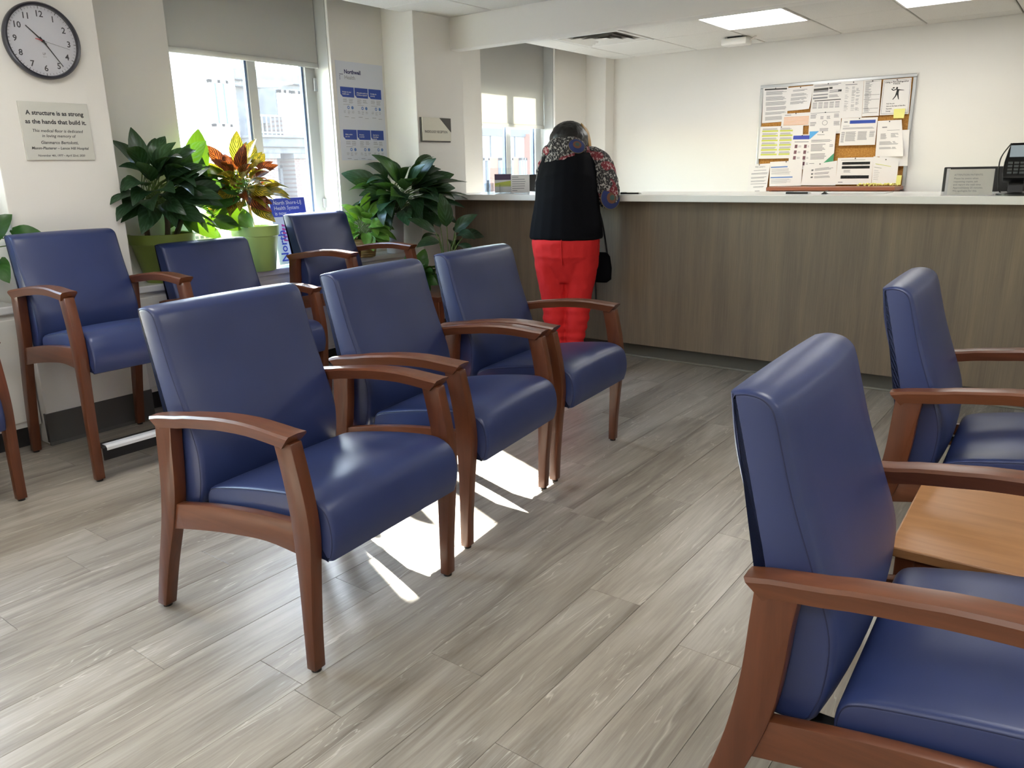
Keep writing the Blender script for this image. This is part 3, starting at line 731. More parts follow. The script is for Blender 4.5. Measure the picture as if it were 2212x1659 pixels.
# radiology sign
t = thing('room_sign', 'small cream sign reading RADIOLOGY RECEPTION with dark corner', 'sign', mw=frame((XP, 4.168, 1.461), (0, 1, 0), (0, 0, 1)))
obj('back_plate', G().box(-.148, .148, -.079, .079, .0, .012), M['signdark'], t, bevel=.001)
fc = obj('face', G().box(-.141, .148, -.071, .079, .012, .018), M['signcream'], t, bevel=.001)
obj('dark_corner', G().add([(.03, .079, .0184), (.148, -.015, .0184), (.148, .079, .0184)], [(0, 1, 2)]), M['signdark'], fc)
g = G(); put(g, text_g('RADIOLOGY RECEPTION', .0235, bold=.0003).xf(Matrix.Scale(.86, 4, (1, 0, 0))), -.005, -.02, .0184); obj('lettering', g, M['ink'], fc)

# bulletin board on the back wall
YP = YB - .012
t = thing('bulletin_board', 'cork bulletin board with aluminium frame crowded with papers on the back wall', 'bulletin board', mw=frame((-1.858, YB, 1.397), (1, 0, 0), (0, 0, 1)))
bw, bh = .588, .424
obj('cork', G().box(-bw + .02, bw - .02, -bh + .02, bh - .02, 0, .010), M['cork'], t)
for nm, b in (('rail', (-bw, bw, bh - .026, bh)), ('rail', (-bw, bw, -bh, -bh + .026)), ('stile', (-bw, -bw + .026, -bh + .026, bh - .026)), ('stile', (bw - .026, bw, -bh + .026, bh - .026))):
    obj(nm, G().box(*b, 0, .018), M['alu'], t, bevel=.004)
BOARD_N = [0]
def sheet(label, q, prints, group='papers pinned to the bulletin board', curl=None, name='paper_sheet', m='paper', pin=True, y_plane=None, cat='paper'):
    """q: four corners (x,z) TL,TR,BR,BL on the wall; prints: list of (material, [rects u0,v0,u1,v1 from the top]) and text"""
    BOARD_N[0] += 1; yb = (y_plane if y_plane is not None else YP - .003 - .0016 * BOARD_N[0])
    cx = sum(p[0] for p in q) / 4; cz = sum(p[1] for p in q) / 4
    t = thing(name, label, cat, mw=frame((cx, yb, cz), (1, 0, 0), (0, 0, 1)), group=group)
    def P(u, v, z_=0.0):
        a = Vector(q[0]).lerp(Vector(q[1]), u); b = Vector(q[3]).lerp(Vector(q[2]), u); p = a.lerp(b, v)
        lift = 0
        if curl: lift = curl[2] * max(0, 1 - math.hypot(u - curl[0], v - curl[1]) / .7) ** 2
        return (p.x - cx, p.y - cz, z_ + lift)
    n = 6; g = G()
    for zz in (0, .0008): pass
    vs = [P(i / n, j / n, .0008) for j in range(n + 1) for i in range(n + 1)] + [P(i / n, j / n, 0) for j in range(n + 1) for i in range(n + 1)]
    N_ = (n + 1) ** 2; fs = []
    for j in range(n):
        for i in range(n):
            a = j * (n + 1) + i; fs.append((a, a + n + 1, a + n + 2, a + 1)); fs.append((a + N_, a + N_ + 1, a + N_ + n + 2, a + N_ + n + 1))
    rim = [i for i in range(n)] + [n + (n + 1) * j for j in range(n)] + [N_ - 1 - i for i in range(n)] + [(n + 1) * (n - j) for j in range(n)]
    for i in range(len(rim)):
        a, b = rim[i], rim[(i + 1) % len(rim)]; fs.append((a, b, b + N_, a + N_))
    s = obj('sheet', g.add(vs, fs), M[m], t, smooth=40)
    for it in prints:
        g = G()
        if it[0] == 'text':
            _, mm, txt, u, v, size, al, bold = it; tg = text_g(txt, size, al, bold); o = P(u, v, .0014); put(g, tg, *o); nm = 'lettering'
        elif it[0] == 'poly':
            _, mm, pts = it; g.add([P(u, v, .0013 + (.0005 if mm == 'paper' else 0)) for u, v in pts], [tuple(range(len(pts)))]); nm = 'print'
        else:
            mm, rects = it; nm = 'print'
            for (u0, v0, u1, v1) in rects:
                k_ = max(1, int((u1 - u0) * 6)) if curl else 1
                for i in range(k_):
                    ua, ub = u0 + (u1 - u0) * i / k_, u0 + (u1 - u0) * (i + 1) / k_
                    g.quad(P(ua, v0, .0012), P(ua, v1, .0012), P(ub, v1, .0012), P(ub, v0, .0012))
        obj(nm, g, M[mm], s)
    if pin:
        o = P(.5, .03, .001); obj('pin', G().lathe([(.004, 0), (.0045, .003), (.003, .006)], 10, (o[0], o[1], o[2])), M['black'], t)
    return t
def tx(u0, u1, v0, v1, n, fill=.5, rag=.25):
    out = []; dv = (v1 - v0) / n
    for i in range(n): out.append((u0, v0 + i * dv, u1 - random.random() * rag * (u1 - u0), v0 + i * dv + dv * fill))
    return out
sheet('white notice with a dark heading bar at the top left of the board', [(-2.42, 1.80), (-2.215, 1.795), (-2.207, 1.528), (-2.414, 1.523)],
      [('signdark', [(.06, .03, .95, .075)]), ('greyink', tx(.12, .95, .11, .22, 5) + tx(.12, .95, .26, .38, 5) + tx(.12, .95, .41, .52, 5) + tx(.15, .95, .56, .66, 3) + tx(.12, .95, .70, .78, 4) + tx(.12, .9, .83, .94, 5))])
sheet('curled white letter with a turned lower corner, second at the top of the board', [(-2.213, 1.786), (-2.018, 1.789), (-2.029, 1.613), (-2.222, 1.608)],
      [('greyink', tx(.2, .8, .12, .2, 2) + tx(.15, .85, .28, .4, 4) + tx(.15, .85, .45, .58, 4) + tx(.15, .85, .62, .74, 4))], curl=(1, 1, .03))
sheet('white notice with grey table rows and two round icons at the top of the board', [(-2.018, 1.797), (-1.785, 1.803), (-1.785, 1.583), (-2.025, 1.585)],
      [('signdark', [(.04, .16, .52, .24), (.10, .58, .95, .61), (.54, .15, .65, .22)]), ('greyink', [(.04, .25, .52, .29), (.04, .37, .52, .41), (.04, .47, .52, .53)] + tx(.04, .95, .04, .12, 2) + tx(.56, .95, .26, .36, 3) + tx(.56, .9, .42, .52, 3)),
       ('black', [(.84, .26, .95, .33)]), ('greyink', [(a, v, a + .14, v + .02) for a in (.06, .24, .42, .60, .78) for v in (.66, .70, .75, .80, .84)])])
sheet('small white sheet with an orange table below the curled letter', [(-2.247, 1.587), (-2.025, 1.588), (-2.027, 1.488), (-2.251, 1.491)], [('greyink', tx(.1, .35, .1, .2, 1)), ('orange', [(.08, .28 + i * .1, .98, .28 + i * .1 + .055) for i in range(7)])])
sheet('white sheet with a ring diagram in the middle of the board', [(-2.025, 1.585), (-1.785, 1.585), (-1.777, 1.416), (-2.025, 1.42)],
      [('greyink', [(.02, .03, .95, .05)] + tx(.03, .24, .1, .3, 4) + tx(.03, .24, .45, .65, 4) + tx(.78, .97, .12, .3, 4) + tx(.78, .97, .45, .65, 4) + tx(.35, .45, .2, .35, 3) + tx(.55, .68, .2, .35, 3) + tx(.35, .7, .75, .9, 3)),
       ('poly', 'greyink', [(.5 + .09 * math.cos(a), .5 + .12 * math.sin(a)) for a in [i * PI / 4 for i in range(8)]]), ('poly', 'paper', [(.5 + .075 * math.cos(a), .5 + .10 * math.sin(a)) for a in [i * PI / 4 for i in range(8)]])])
sheet('tall white list in three faint columns at the top of the board', [(-1.785, 1.800), (-1.638, 1.796), (-1.629, 1.528), (-1.787, 1.529)],
      [('greyink', tx(.1, .75, .08, .12, 1) + [(a, v, a + random.uniform(.1, .2), v + .009) for a in (.12, .45, .66) for v in [.15 + i * .022 for i in range(30)] if random.random() < .7])])
sheet('tall white ruled table with dark lines beside the pictogram sheet', [(-1.636, 1.797), (-1.511, 1.793), (-1.506, 1.534), (-1.627, 1.534)],
      [('signdark', [(.08, .03, .95, .036), (.05, .40, .95, .408), (.05, .53, .95, .538), (.03, .78, .92, .788), (.02, .90, .9, .908)]), ('greyink', [(.1, .05 + i * .024, random.uniform(.3, .5), .05 + i * .024 + .011) for i in range(35)])])
man = [(.52, .30), (.40, .33), (.335, .30), (.32, .27), (.345, .265), (.40, .305), (.50, .275), (.62, .30), (.78, .325), (.775, .335), (.60, .325), (.585, .40), (.60, .48), (.62, .575), (.595, .575), (.56, .49), (.535, .44), (.50, .50), (.42, .575), (.39, .57), (.47, .48), (.50, .39)]
fe = sheet('white extinguisher notice with a black stick figure at the top right of the board', [(-1.498, 1.791), (-1.303, 1.790), (-1.297, 1.535), (-1.500, 1.536)],
      [('ink', [(.04, .03, .97, .037), (.04, .955, .97, .962), (.04, .03, .048, .96), (.962, .03, .97, .96)]), ('text', 'black', 'Using a Fire Extinguisher', .5, .10, .0165, 'CENTER', .0004), ('text', 'black', 'P.A.S.S.', .5, .155, .0165, 'CENTER', .0004),
       ('poly', 'black', man), ('poly', 'black', [(.52 + .035 * math.cos(a), .255 + .028 * math.sin(a)) for a in [i * PI / 6 for i in range(12)]]), ('poly', 'black', [(.44, .235), (.40, .225), (.36, .245), (.37, .265), (.43, .262)]),
       ('text', 'black', 'Pull the pin', .2, .70, .0125, 'LEFT', .0002), ('text', 'black', 'Aim at the base of the fire', .2, .77, .0125, 'LEFT', .0002), ('text', 'black', 'Squeeze', .2, .84, .0125, 'LEFT', .0002), ('text', 'black', 'Sweep', .2, .91, .0125, 'LEFT', .0002)])
sheet('white timetable with two columns of lime stripes at the left of the board', [(-2.42, 1.495), (-2.069, 1.489), (-2.063, 1.236), (-2.422, 1.237)],
      [('lime', [(a, .12 + i * .145, a + w, .12 + i * .145 + .05) for a, w in ((.05, .38), (.47, .30)) for i in range(6)]), ('greyink', [(a, .06 + i * .145 + q * .02, a + w - random.random() * .06, .06 + i * .145 + q * .02 + .01) for a, w in ((.06, .36), (.48, .28)) for i in range(6) for q in range(3)])])
sheet('white sheet with eight small portraits under a blue heading on the board', [(-2.149, 1.421), (-1.99, 1.418), (-2.0, 1.145), (-2.172, 1.150)],
      [('bannerblue', [(.06, .03, .97, .14)]), ('photo', [(a, .29 + i * .165, a + .13, .29 + i * .165 + .10) for a in (.2, .66) for i in range(4)]), ('greyink', tx(.16, .9, .2, .24, 1) + [(a + .18, .32 + i * .165 + q * .03, a + .32, .32 + i * .165 + q * .03 + .012) for a in (.2, .66) for i in range(4) for q in range(2)])])
sheet('white leaflet with a light blue top corner and green bottom corner on the board', [(-2.013, 1.440), (-1.809, 1.438), (-1.81, 1.179), (-2.006, 1.176)],
      [('poly', 'cyan', [(0, 0), (.36, 0), (.03, .22), (0, .22)]), ('poly', 'green', [(1, .66), (1, 1), (.53, 1)]), ('greyink', tx(.3, .6, .10, .13, 1) + tx(.08, .9, .25, .33, 3) + tx(.08, .68, .38, .6, 6) + tx(.08, .7, .66, .84, 5) + [(.05, .94, .25, .955)] + tx(.8, .95, .40, .48, 3)), ('text', 'paper', 'Northwell', .8, .95, .011, 'CENTER', .0)])
sheet('white form with a blue heading bar and three grey boxes on the board', [(-1.773, 1.528), (-1.509, 1.524), (-1.511, 1.321), (-1.779, 1.323)],
      [('blue', [(.24, .09, .95, .21)]), ('greyink', [(.08, .12, .18, .16)] + tx(.06, .24, .28, .31, 1) + tx(.06, .95, .35, .42, 2) + tx(.04, .14, .5, .9, 12) + tx(.16, .45, .5, .86, 12, .5, .1) + tx(.5, .76, .5, .82, 12, .5, .1) + tx(.82, .97, .5, .72, 7))])
sheet('white letter half hidden behind the sheaf of letters on the board', [(-1.474, 1.423), (-1.277, 1.421), (-1.264, 1.159), (-1.466, 1.156)], [('greyink', tx(.15, .35, .84, .88, 1))], pin=False)
sheet('thick sheaf of white letters hanging at the right of the board', [(-1.506, 1.495), (-1.339, 1.496), (-1.296, 1.231), (-1.499, 1.232)],
      [('greyink', [(.2, .17, .4, .20)] + tx(.4, .9, .27, .29, 1) + tx(.15, .4, .36, .52, 7) + tx(.55, .85, .36, .48, 5) + tx(.12, .9, .58, .68, 5) + tx(.12, .9, .74, .8, 3))], curl=(1, 1, .03))
sheet('white fire safety notice taped to the wall at the lower left corner of the board', [(-2.495, 1.192), (-2.314, 1.199), (-2.334, .948), (-2.498, .941)],
      [('text', 'greyink', 'FIRE SAFETY', .55, .12, .016, 'CENTER', .0003), ('greyink', tx(.25, .9, .2, .23, 1, .5, .1) + tx(.15, .95, .29, .35, 2, .5, .2) + tx(.15, .95, .42, .48, 2) + tx(.15, .95, .54, .59, 2) + tx(.15, .95, .64, .67, 1) + tx(.3, .85, .73, .78, 2) + [(.4, .87, .65, .89)])])
sheet('white notice with two grey bars along the bottom left of the board', [(-2.315, 1.21), (-2.048, 1.218), (-2.046, 1.016), (-2.309, 1.013)], [('iconblue', [(.03, .2, .55, .25), (.03, .62, .72, .67)]), ('greyink', tx(.05, .7, .3, .55, 6, .3) + tx(.05, .7, .72, .9, 5, .3))])
sheet('white checklist with small tick boxes at the bottom of the board', [(-2.037, 1.173), (-1.778, 1.209), (-1.775, 1.018), (-2.046, 1.02)],
      [('greyink', tx(.36, .9, .22, .34, 3) + tx(.36, .9, .42, .52, 2) + tx(.36, .85, .58, .68, 3) + [(.26, .24, .32, .31), (.26, .42, .32, .49), (.26, .58, .32, .65)]), ('paper', [(.27, .25, .31, .30), (.27, .43, .31, .48), (.27, .59, .31, .64)])])
sheet('white notice with three thick black bars at the bottom of the board', [(-1.774, 1.229), (-1.509, 1.229), (-1.508, 1.024), (-1.776, 1.025)],
      [('black', [(.14, .16, .92, .26), (.14, .31, .92, .41), (.13, .66, .92, .78)]), ('paper', [(.2, .205, .8, .215), (.2, .345, .75, .355), (.2, .695, .7, .705), (.2, .73, .6, .74)]), ('greyink', tx(.1, .85, .08, .11, 1, .5, .1) + tx(.2, .4, .46, .56, 3) + [(.07, .9, .2, .93)])])
sheet('cream lined sheet at the bottom right of the board', [(-1.509, 1.236), (-1.326, 1.193), (-1.327, 1.016), (-1.505, 1.031)], [('lime', [(.1, .25, .72, .27)]), ('greyink', tx(.06, .4, .38, .41, 1) + tx(.06, .3, .5, .9, 6, .15))])
sheet('yellow sticky note below the pictogram sheet', [(-1.399, 1.575), (-1.32, 1.574), (-1.322, 1.505), (-1.396, 1.509)], [], None, (1, 1, .012), 'sticky_note', 'note', False, cat='note')
sheet('yellow sticky note at the lower right frame of the board', [(-1.328, 1.092), (-1.294, 1.091), (-1.296, 1.02), (-1.33, 1.02)], [], None, None, 'sticky_note', 'note', False, cat='note')

# low cabinet below the board with a yellow paper garland on it
t = thing('desk_cabinet', 'low reddish wood cabinet against the back wall below the bulletin board', 'cabinet', (-1.78, 6.44, 0))
obj('top', G().box(-.46, .50, -.005, .29, .985, 1.012), M['cabwood'], t, bevel=.002)
obj('carcass', G().box(-.44, .48, .012, .29, 0, .60).box(-.44, -.42, .012, .29, .6, .985).box(.46, .48, .012, .29, .6, .985).box(-.44, .48, .27, .29, .6, .985), M['cabwood'], t)
obj('shelf', G().box(-.42, .46, .02, .27, .78, .80), M['cabwood'], t)
g = G(); random.seed(3)
for i in range(26):
    x = i / 25 * .27; pts = [(x + random.uniform(-.01, .01), random.uniform(-.012, .012), .006 + random.random() * .018) for _ in range(3)]; g.tube(pts, .006, 5)
tag(obj('paper_garland', g, M['note']), 'crumpled yellow paper garland lying on the low cabinet', 'decoration'); bpy.data.objects['paper_garland'].location = (-1.56, 6.53, 1.013)

# ------------------------------------------------------------------ things on the counter
def a_sheet(w, h, z0=0): return G().box(-w / 2, w / 2, 0, .0012, z0, z0 + h)
t = thing('brochure_holder', 'clear acrylic brochure holder with plum cards at the left end of the countertop', 'holder', (-3.42, 4.44, CT), .45)
g = G().box(-.09, .09, .04, .044, 0, .17).box(-.09, -.086, -.03, .04, 0, .09).box(.086, .09, -.03, .04, 0, .09).box(-.09, .09, -.03, .04, 0, .004).box(-.09, .09, -.03, -.026, 0, .055).box(-.002, .002, -.03, .04, 0, .06); obj('holder_body', g, M['acrylic'], t)
tag(obj('brochures', G().box(-.042, .078, .01, .03, .005, .13), M['paper']), 'small stack of plum and yellow cards in the clear holder', 'brochures')
br_ = bpy.data.objects['brochures']; br_.location = (-3.42, 4.44, CT); br_.rotation_euler = (0, 0, .45)
obj('card_band', G().box(-.041, .077, .0085, .0095, .09, .129), M['purple'], br_); obj('card_patch', G().add([(-.041, .009, .045), (.077, .009, .045), (.077, .009, .085), (-.041, .009, .068)], [(0, 1, 2, 3)]), M['lime'], br_)
t = thing('pen_cup', 'clear round acrylic cup beside the brochure holder', 'cup', (-3.49, 4.40, CT)); obj('cup_body', G().lathe([(.03, 0), (.034, .07), (.031, .07), (.028, .004)], 20), M['acrylic'], t, smooth=50)
t = thing('notice_stand', 'white lettered notice in a clear stand left of the person on the countertop', 'sign', (-3.262, 4.46, CT), .50)
s_ = obj('notice', a_sheet(.128, .117, .004), M['paper'], t)
g = G()
for i, w in enumerate((.05, .1, .105, .1, .1, .095, .04)): g.box(-.056, -.056 + w * .88, -.0006, -.0002, .106 - i * .0150, .110 - i * .0150)
obj('print', g, M['greyink'], s_)
obj('stand', G().box(-.068, .068, .002, .005, 0, .128).box(-.068, .068, -.04, .005, 0, .003), M['acrylic'], t)
def monitor(label, loc, rz, w, h):
    t = thing('monitor', label, 'monitor', loc, rz)
    obj('housing', G().box(-w / 2, w / 2, -.012, .022, .05, .05 + h), M['black'], t, smooth=40, bevel=.006)
    obj('bezel', G().box(-w / 2 + .01, w / 2 - .01, .0215, .024, .06, .04 + h), M['blacksteel'], t)
    obj('stand_neck', G().box(-.025, .025, -.03, -.012, 0, .14), M['black'], t); obj('stand_foot', G().box(-.09, .09, -.07, .05, 0, .008), M['black'], t, bevel=.003)
    return t
dk = thing('work_desk', 'lower wood laminate work surface behind the reception counter', 'desk', (-.6, 4.83, 0))
obj('desktop', G().box(-3.0, 3.0, 0, .50, .72, .75), M['laminate'], dk, bevel=.003)
obj('support', G().box(-2.98, -2.94, .02, .48, 0, .72).box(2.94, 2.98, .02, .48, 0, .72), M['offwhite'], dk)
monitor('black computer monitor seen from behind, left of the person at the counter', (-3.56, 5.06, .75), .35, .40, .352)
monitor('black computer monitor behind the notice and the card terminal at the right end', (-.52, 5.02, .75), .05, .47, .357)
t = thing('counter_notice', 'grey printed patient notice in a clear sleeve standing at the right end of the countertop', 'sign', (-.548, 4.40, CT), .06)
s_ = obj('notice', G().box(-.090, .098, 0, .0015, .0, .118), M['offwhite'], t)
g = G(); rows = ('ATTENTION PATIENTS:', 'Please be aware when', 'requesting copies, ask', 'and report the wait time', 'Approximately 25 minutes.', 'We apologize for this.')
for i, s in enumerate(rows): put(g, text_g(s, .0115, 'LEFT', .0001), -.068, .088 - i * .0145 - (.002 if i else 0), 0)
g.xf(frame((0, -.0006, 0), (1, 0, 0), (0, 0, 1))); obj('lettering', g, M['greyink'], s_)
sl = G(); n = 10
for i in range(n):
    for j in range(6):
        P_ = lambda a, b: (-.092 + .192 * a / n, -.004 - .003 * noise.noise((a * .9, b * 1.3, 2.1)), .12 * b / 6)
        sl.quad(P_(i, j), P_(i + 1, j), P_(i + 1, j + 1), P_(i, j + 1))
obj('sleeve', sl, M['sleeve'], t, smooth=60)
obj('stand', G().box(-.102, -.088, .0, .012, .0, .122).box(-.102, .105, .003, .03, 0, .004), M['alu'], t)
t = thing('card_terminal', 'black card payment terminal on its tilted stand at the right picture edge', 'card terminal', (-.352, 4.33, CT), .10)
tilt = Matrix.Rotation(math.radians(-32), 4, 'X')
b_ = obj('housing', G().prism([(-.055, .02), (.055, .02), (.06, .06), (.058, .105), (.048, .17), (.04, .205), (-.04, .205), (-.048, .17), (-.058, .105), (-.06, .06)], -.02, .022).xf(T(0, .0, .05) @ tilt), M['black'], t, smooth=35, bevel=.006)
obj('screen', G().box(-.040, .040, -.0225, -.0205, .128, .188).xf(T(0, .0, .05) @ tilt), M['screen'], b_)
for r in range(4):
    for c in range(3):
        obj('key', G().box(-.042 + c * .024, -.024 + c * .024, -.024, -.0205, .090 - r * .017, .101 - r * .017).xf(T(0, .0, .05) @ tilt), M['keycap'], b_)
for i, mm in enumerate(('red', 'note', 'green')): obj('key', G().box(.030, .05, -.024, -.0205, .086 - i * .02, .100 - i * .02).xf(T(0, .0, .05) @ tilt), M[mm], b_, label=('red cancel key', 'yellow clear key', 'green enter key')[i])
obj('stand_post', G().prism([(.05, 0), (.10, 0), (.11, .10), (.075, .12)], -.03, .03, 'x'), M['black'], t); obj('stand_foot', G().lathe([(.075, 0), (.075, .008), (.06, .012)], 28), M['black'], t, smooth=40)
obj('cable', G().tube(cr([(-.04, .03, .23), (-.075, .05, .16), (-.07, .06, .06), (-.05, .08, .006), (.05, .2, .006)], 6), .003, 6), M['black'], t)
def pen(label, x, y, rz, m):
    t = thing('pen', label, 'pen', (x, y, CT + .0055), rz); obj('barrel', G().tube([(-.065, 0, 0), (.05, 0, 0)], .005, 8), M[m], t, smooth=40); obj('tip', G().tube([(.05, 0, 0), (.068, 0, 0)], [.0045, .001], 8), M['alu'], t); obj('clip', G().box(-.063, -.025, -.001, .001, .005, .0075), M['alu'], t)
pen('dark pen lying on the countertop right of the leaning person', -2.33, 4.32, .2, 'black'); pen('black pen lying on the countertop in front of the low cabinet', -1.36, 4.42, .1, 'black')
t = thing('binder_clip', 'small dark clip lying on the countertop right of the pen', 'clip', (-1.22, 4.42, CT)); obj('clip_body', G().prism([(-.016, 0), (.016, 0), (0, .014)], -.012, .012), M['black'], t); obj('clip_wire', G().tube([(0, -.008, .013), (.014, -.006, .018), (.014, .006, .018), (0, .008, .013)], .001, 5), M['alu'], t)
tag(obj('paper_stack', G().box(-.16, .16, -.1, .1, 0, .004), M['paper']), 'thin stack of white paper on the countertop below the board', 'paper'); bpy.data.objects['paper_stack'].location = (-1.1, 4.60, CT)

# ------------------------------------------------------------------ plants
def leaf_mesh(name, L, W, droop, fold, m, tipw=1.0, heart=False, nl=8, wave=0.0):
    me_v, me_f, uv = [], [], []; na = 5; x = z = 0.0; ang = droop * -.15
    cross = [-1, -.5, 0, .5, 1]
    for i in range(nl + 1):
        u = i / nl
        if heart: w = W * (math.sin(PI * min(1, u * .92 + .08)) ** .65) * (1.05 - .45 * u) * (1 if u < .98 else .1)
        else: w = W * (math.sin(PI * (u ** .85) * .985 + .015) ** .85) * (1 - .12 * u * tipw)
        for s in cross:
            me_v.append((x - (.10 * L * abs(s) if heart and i < 2 else 0), s * w, z + abs(s) * fold * w + wave * w * math.sin(u * 9 + s * 2))); uv.append((u, .5 + .5 * s))
        st = L / nl; ang = droop * (u ** 1.2); x += st * math.cos(ang); z -= st * math.sin(ang)
    for i in range(nl):
        for j in range(na - 1): a = i * na + j; me_f.append((a, a + 1, a + na + 1, a + na))
    me = bpy.data.meshes.new(name); me.from_pydata(me_v, [], me_f); ul = me.uv_layers.new(name='UV')
    for p in me.polygons:
        for li in p.loop_indices: ul.data[li].uv = uv[me.loops[li].vertex_index]
    me.shade_smooth(); me.materials.append(m); return me
def leaf_at(me, parent, base, direction, roll=0.0, scale=1.0, face=(0, 0, 1)):
    d = Vector(direction).normalized(); side = Vector(face).cross(d)
    if side.length < 1e-3: side = Vector((0, 1, 0))
    side.normalize(); up = d.cross(side)
    m = Matrix(((d.x, side.x, up.x, base[0]), (d.y, side.y, up.y, base[1]), (d.z, side.z, up.z, base[2]), (0, 0, 0, 1)))
    o = bpy.data.objects.new('leaf', me); COL.objects.link(o); o.parent = parent
    o.matrix_local = m @ Matrix.Rotation(roll, 4, 'X') @ Matrix.Scale(scale, 4); return o
def pot(t, r0, r1, h, m, rim=.02, lipr=.006):
    obj('pot', G().lathe([(r0 * .96, 0), (r0, .006), (r0 + (r1 - r0) * .86, h - rim - .01), (r1 - .002, h - rim - .004), (r1 + lipr * .5, h - rim), (r1 + lipr, h - .003), (r1 + lipr * .6, h), (r1 - .006, h - .004), (r1 - .012, h - .03), (r1 - .014, h - .035)], 40), M[m], t, smooth=40)
    obj('soil', G().disc((0, 0), r1 - .012, 24, h - .032), M['soil'], t)
LV = {}
def leaves(key, specs, m): LV[key] = [leaf_mesh('leaf', *s, M[m]) for s in specs]
leaves('dark', [(.23, .056, .9, .25), (.21, .050, 1.3, .3), (.25, .054, .5, .2), (.19, .048, 1.6, .3)], 'leafdark')
leaves('broad', [(.30, .068, .7, .2), (.25, .060, 1.0, .25), (.29, .054, 1.3, .25)], 'leafgreen')
leaves('crotY', [(.19, .044, .7, .25), (.16, .038, 1.1, .3)], 'leafcroton'); leaves('crotR', [(.18, .042, .9, .25), (.14, .034, 1.4, .3)], 'leafrust')
LV['pothos'] = [leaf_mesh('leaf', .125, .048, d, .25, M['leafpothos'], heart=True) for d in (.6, 1.1, 1.5)]
LV['pothosd'] = [leaf_mesh('leaf', .135, .052, d, .25, M['leafgreen'], heart=True) for d in (.6, 1.1, 1.5)]
SOLID = [(-9, -4.015, -9, 2.46, 0, 9), (-9, -4.015, 3.51, 9, 0, 9), (-9, -4.14, -9, 9, 0, 9), (-9, XP + .02, 1.40, 1.965, 0, 9), (-9, XP + .02, 3.97, 4.5, 0, 9), (-9, 9, 4.19, 9, .98, 9), (-3.87, -3.2, 2.0, 2.65, 0, .89), (-3.88, -3.2, 2.80, 3.40, 0, .99)]
def blocked(p): return any(b[0] < p[0] < b[1] and b[2] < p[1] < b[3] and b[4] < p[2] < b[5] for b in SOLID)
def bush(t, key, root, centre, rad, n, seed, sc=(.8, 1.15), low=-.35, stem_r=.0025, keys=None, flat=.25):
    """leaves on petioles from the pot centre out to a shell, tips pointing outward"""
    rnd = random.Random(seed); st = G()
    for i in range(n):
        zz = low + (1 - low) * ((i + .5) / n); a = i * 2.39996 + rnd.uniform(-.4, .4); rr = math.sqrt(max(0, 1 - min(1, zz * zz))) if zz < .96 else .25
        f = rnd.uniform(.35, .62)
        for q in range(24):
            d = Vector((math.cos(a) * rr * rad[0], math.sin(a) * rr * rad[1], zz * rad[2])); dd = d.normalized()
            b = Vector(centre) + d * f; o_ = t.location
            if not any(blocked(o_ + b + dd * (.25 * e)) for e in (0, .5, 1)): break
            a = rnd.uniform(-PI, PI); f *= .93
        else: continue
        b = Vector(centre) + d * f; rt = Vector(root) + Vector((rnd.uniform(-.04, .04), rnd.uniform(-.04, .04), 0))
        mid = rt.lerp(b, .55) + Vector((0, 0, .05 * rad[2] / .3)); st.tube(cr([tuple(rt), tuple(mid), tuple(b)], 3), stem_r, 5)
        dr = d.normalized(); dr.z = dr.z * .8 + flat; kk = keys[i % len(keys)] if keys else key
        leaf_at(LV[kk][rnd.randrange(len(LV[kk]))], t, b, dr, rnd.uniform(-.5, .5), rnd.uniform(*sc), (.6, -.42, .75) if rnd.random() < .6 else (0, 0, 1))
    obj('petioles', st, M['stem'], t)
LT = .655
# A : big plant in the olive pot
t = thing('potted_plant', 'large dark leaved plant in an olive pot, its broad leaves reaching across the window', 'plant', (-3.955, 2.215, LT)); pot(t, .105, .158, .25, 'potolive', .05)
g = G()
for p in ([(-.03, -.06, .21), (.0, -.08, .32), (.02, -.11, .46)], [(.03, .01, .21), (.04, .02, .33), (.03, .0, .44)], [(.0, .07, .21), (.02, .12, .33), (.03, .19, .47)]): g.tube(cr(p, 4), [.014] * 8 + [.010], 8)
obj('cane', g, M['cane'], t)
bush(t, 'dark', (.02, -.06, .34), (.10, -.06, .46), (.26, .26, .26), 58, 11, (.75, 1.1), -.75)
for b, d, s, k_ in (((.05, .20, .50), (.05, .15, 1), 1.0, 0), ((.07, .19, .44), (.3, -.05, .9), .9, 1), ((.05, .22, .48), (.15, 1, .75), 1.0, 1), ((.08, .23, .46), (.2, 1, .30), .95, 0), ((.09, .24, .40), (.25, 1, .12), 1.05, 2),
                    ((.10, .25, .33), (.3, 1, -.1), 1.15, 2), ((.09, .20, .31), (.5, .7, -.15), .8, 2), ((.11, .20, .38), (.55, .75, .35), .9, 1), ((.03, .24, .40), (.1, 1, .45), .95, 0), ((.02, .26, .34), (.05, 1, .2), 1.0, 1), ((.02, .13, .50), (.1, -.4, 1), .9, 1), ((.06, .10, .31), (.6, .6, -.35), .8, 2), ((.0, .16, .52), (-.1, .2, 1), .75, 1)):
    leaf_at(LV['broad'][k_], t, b, d, 0.1, s, (.75, -.55, .45))
g = G()
for e in ((.05, .20, .50), (.07, .19, .44), (.05, .22, .48), (.08, .23, .46), (.09, .24, .40), (.10, .25, .33), (.02, .13, .50)): g.tube(cr([(.02, .12, .33), (.04, .17, .40), e], 3), .004, 6)
obj('petioles', g, M['stem'], t)
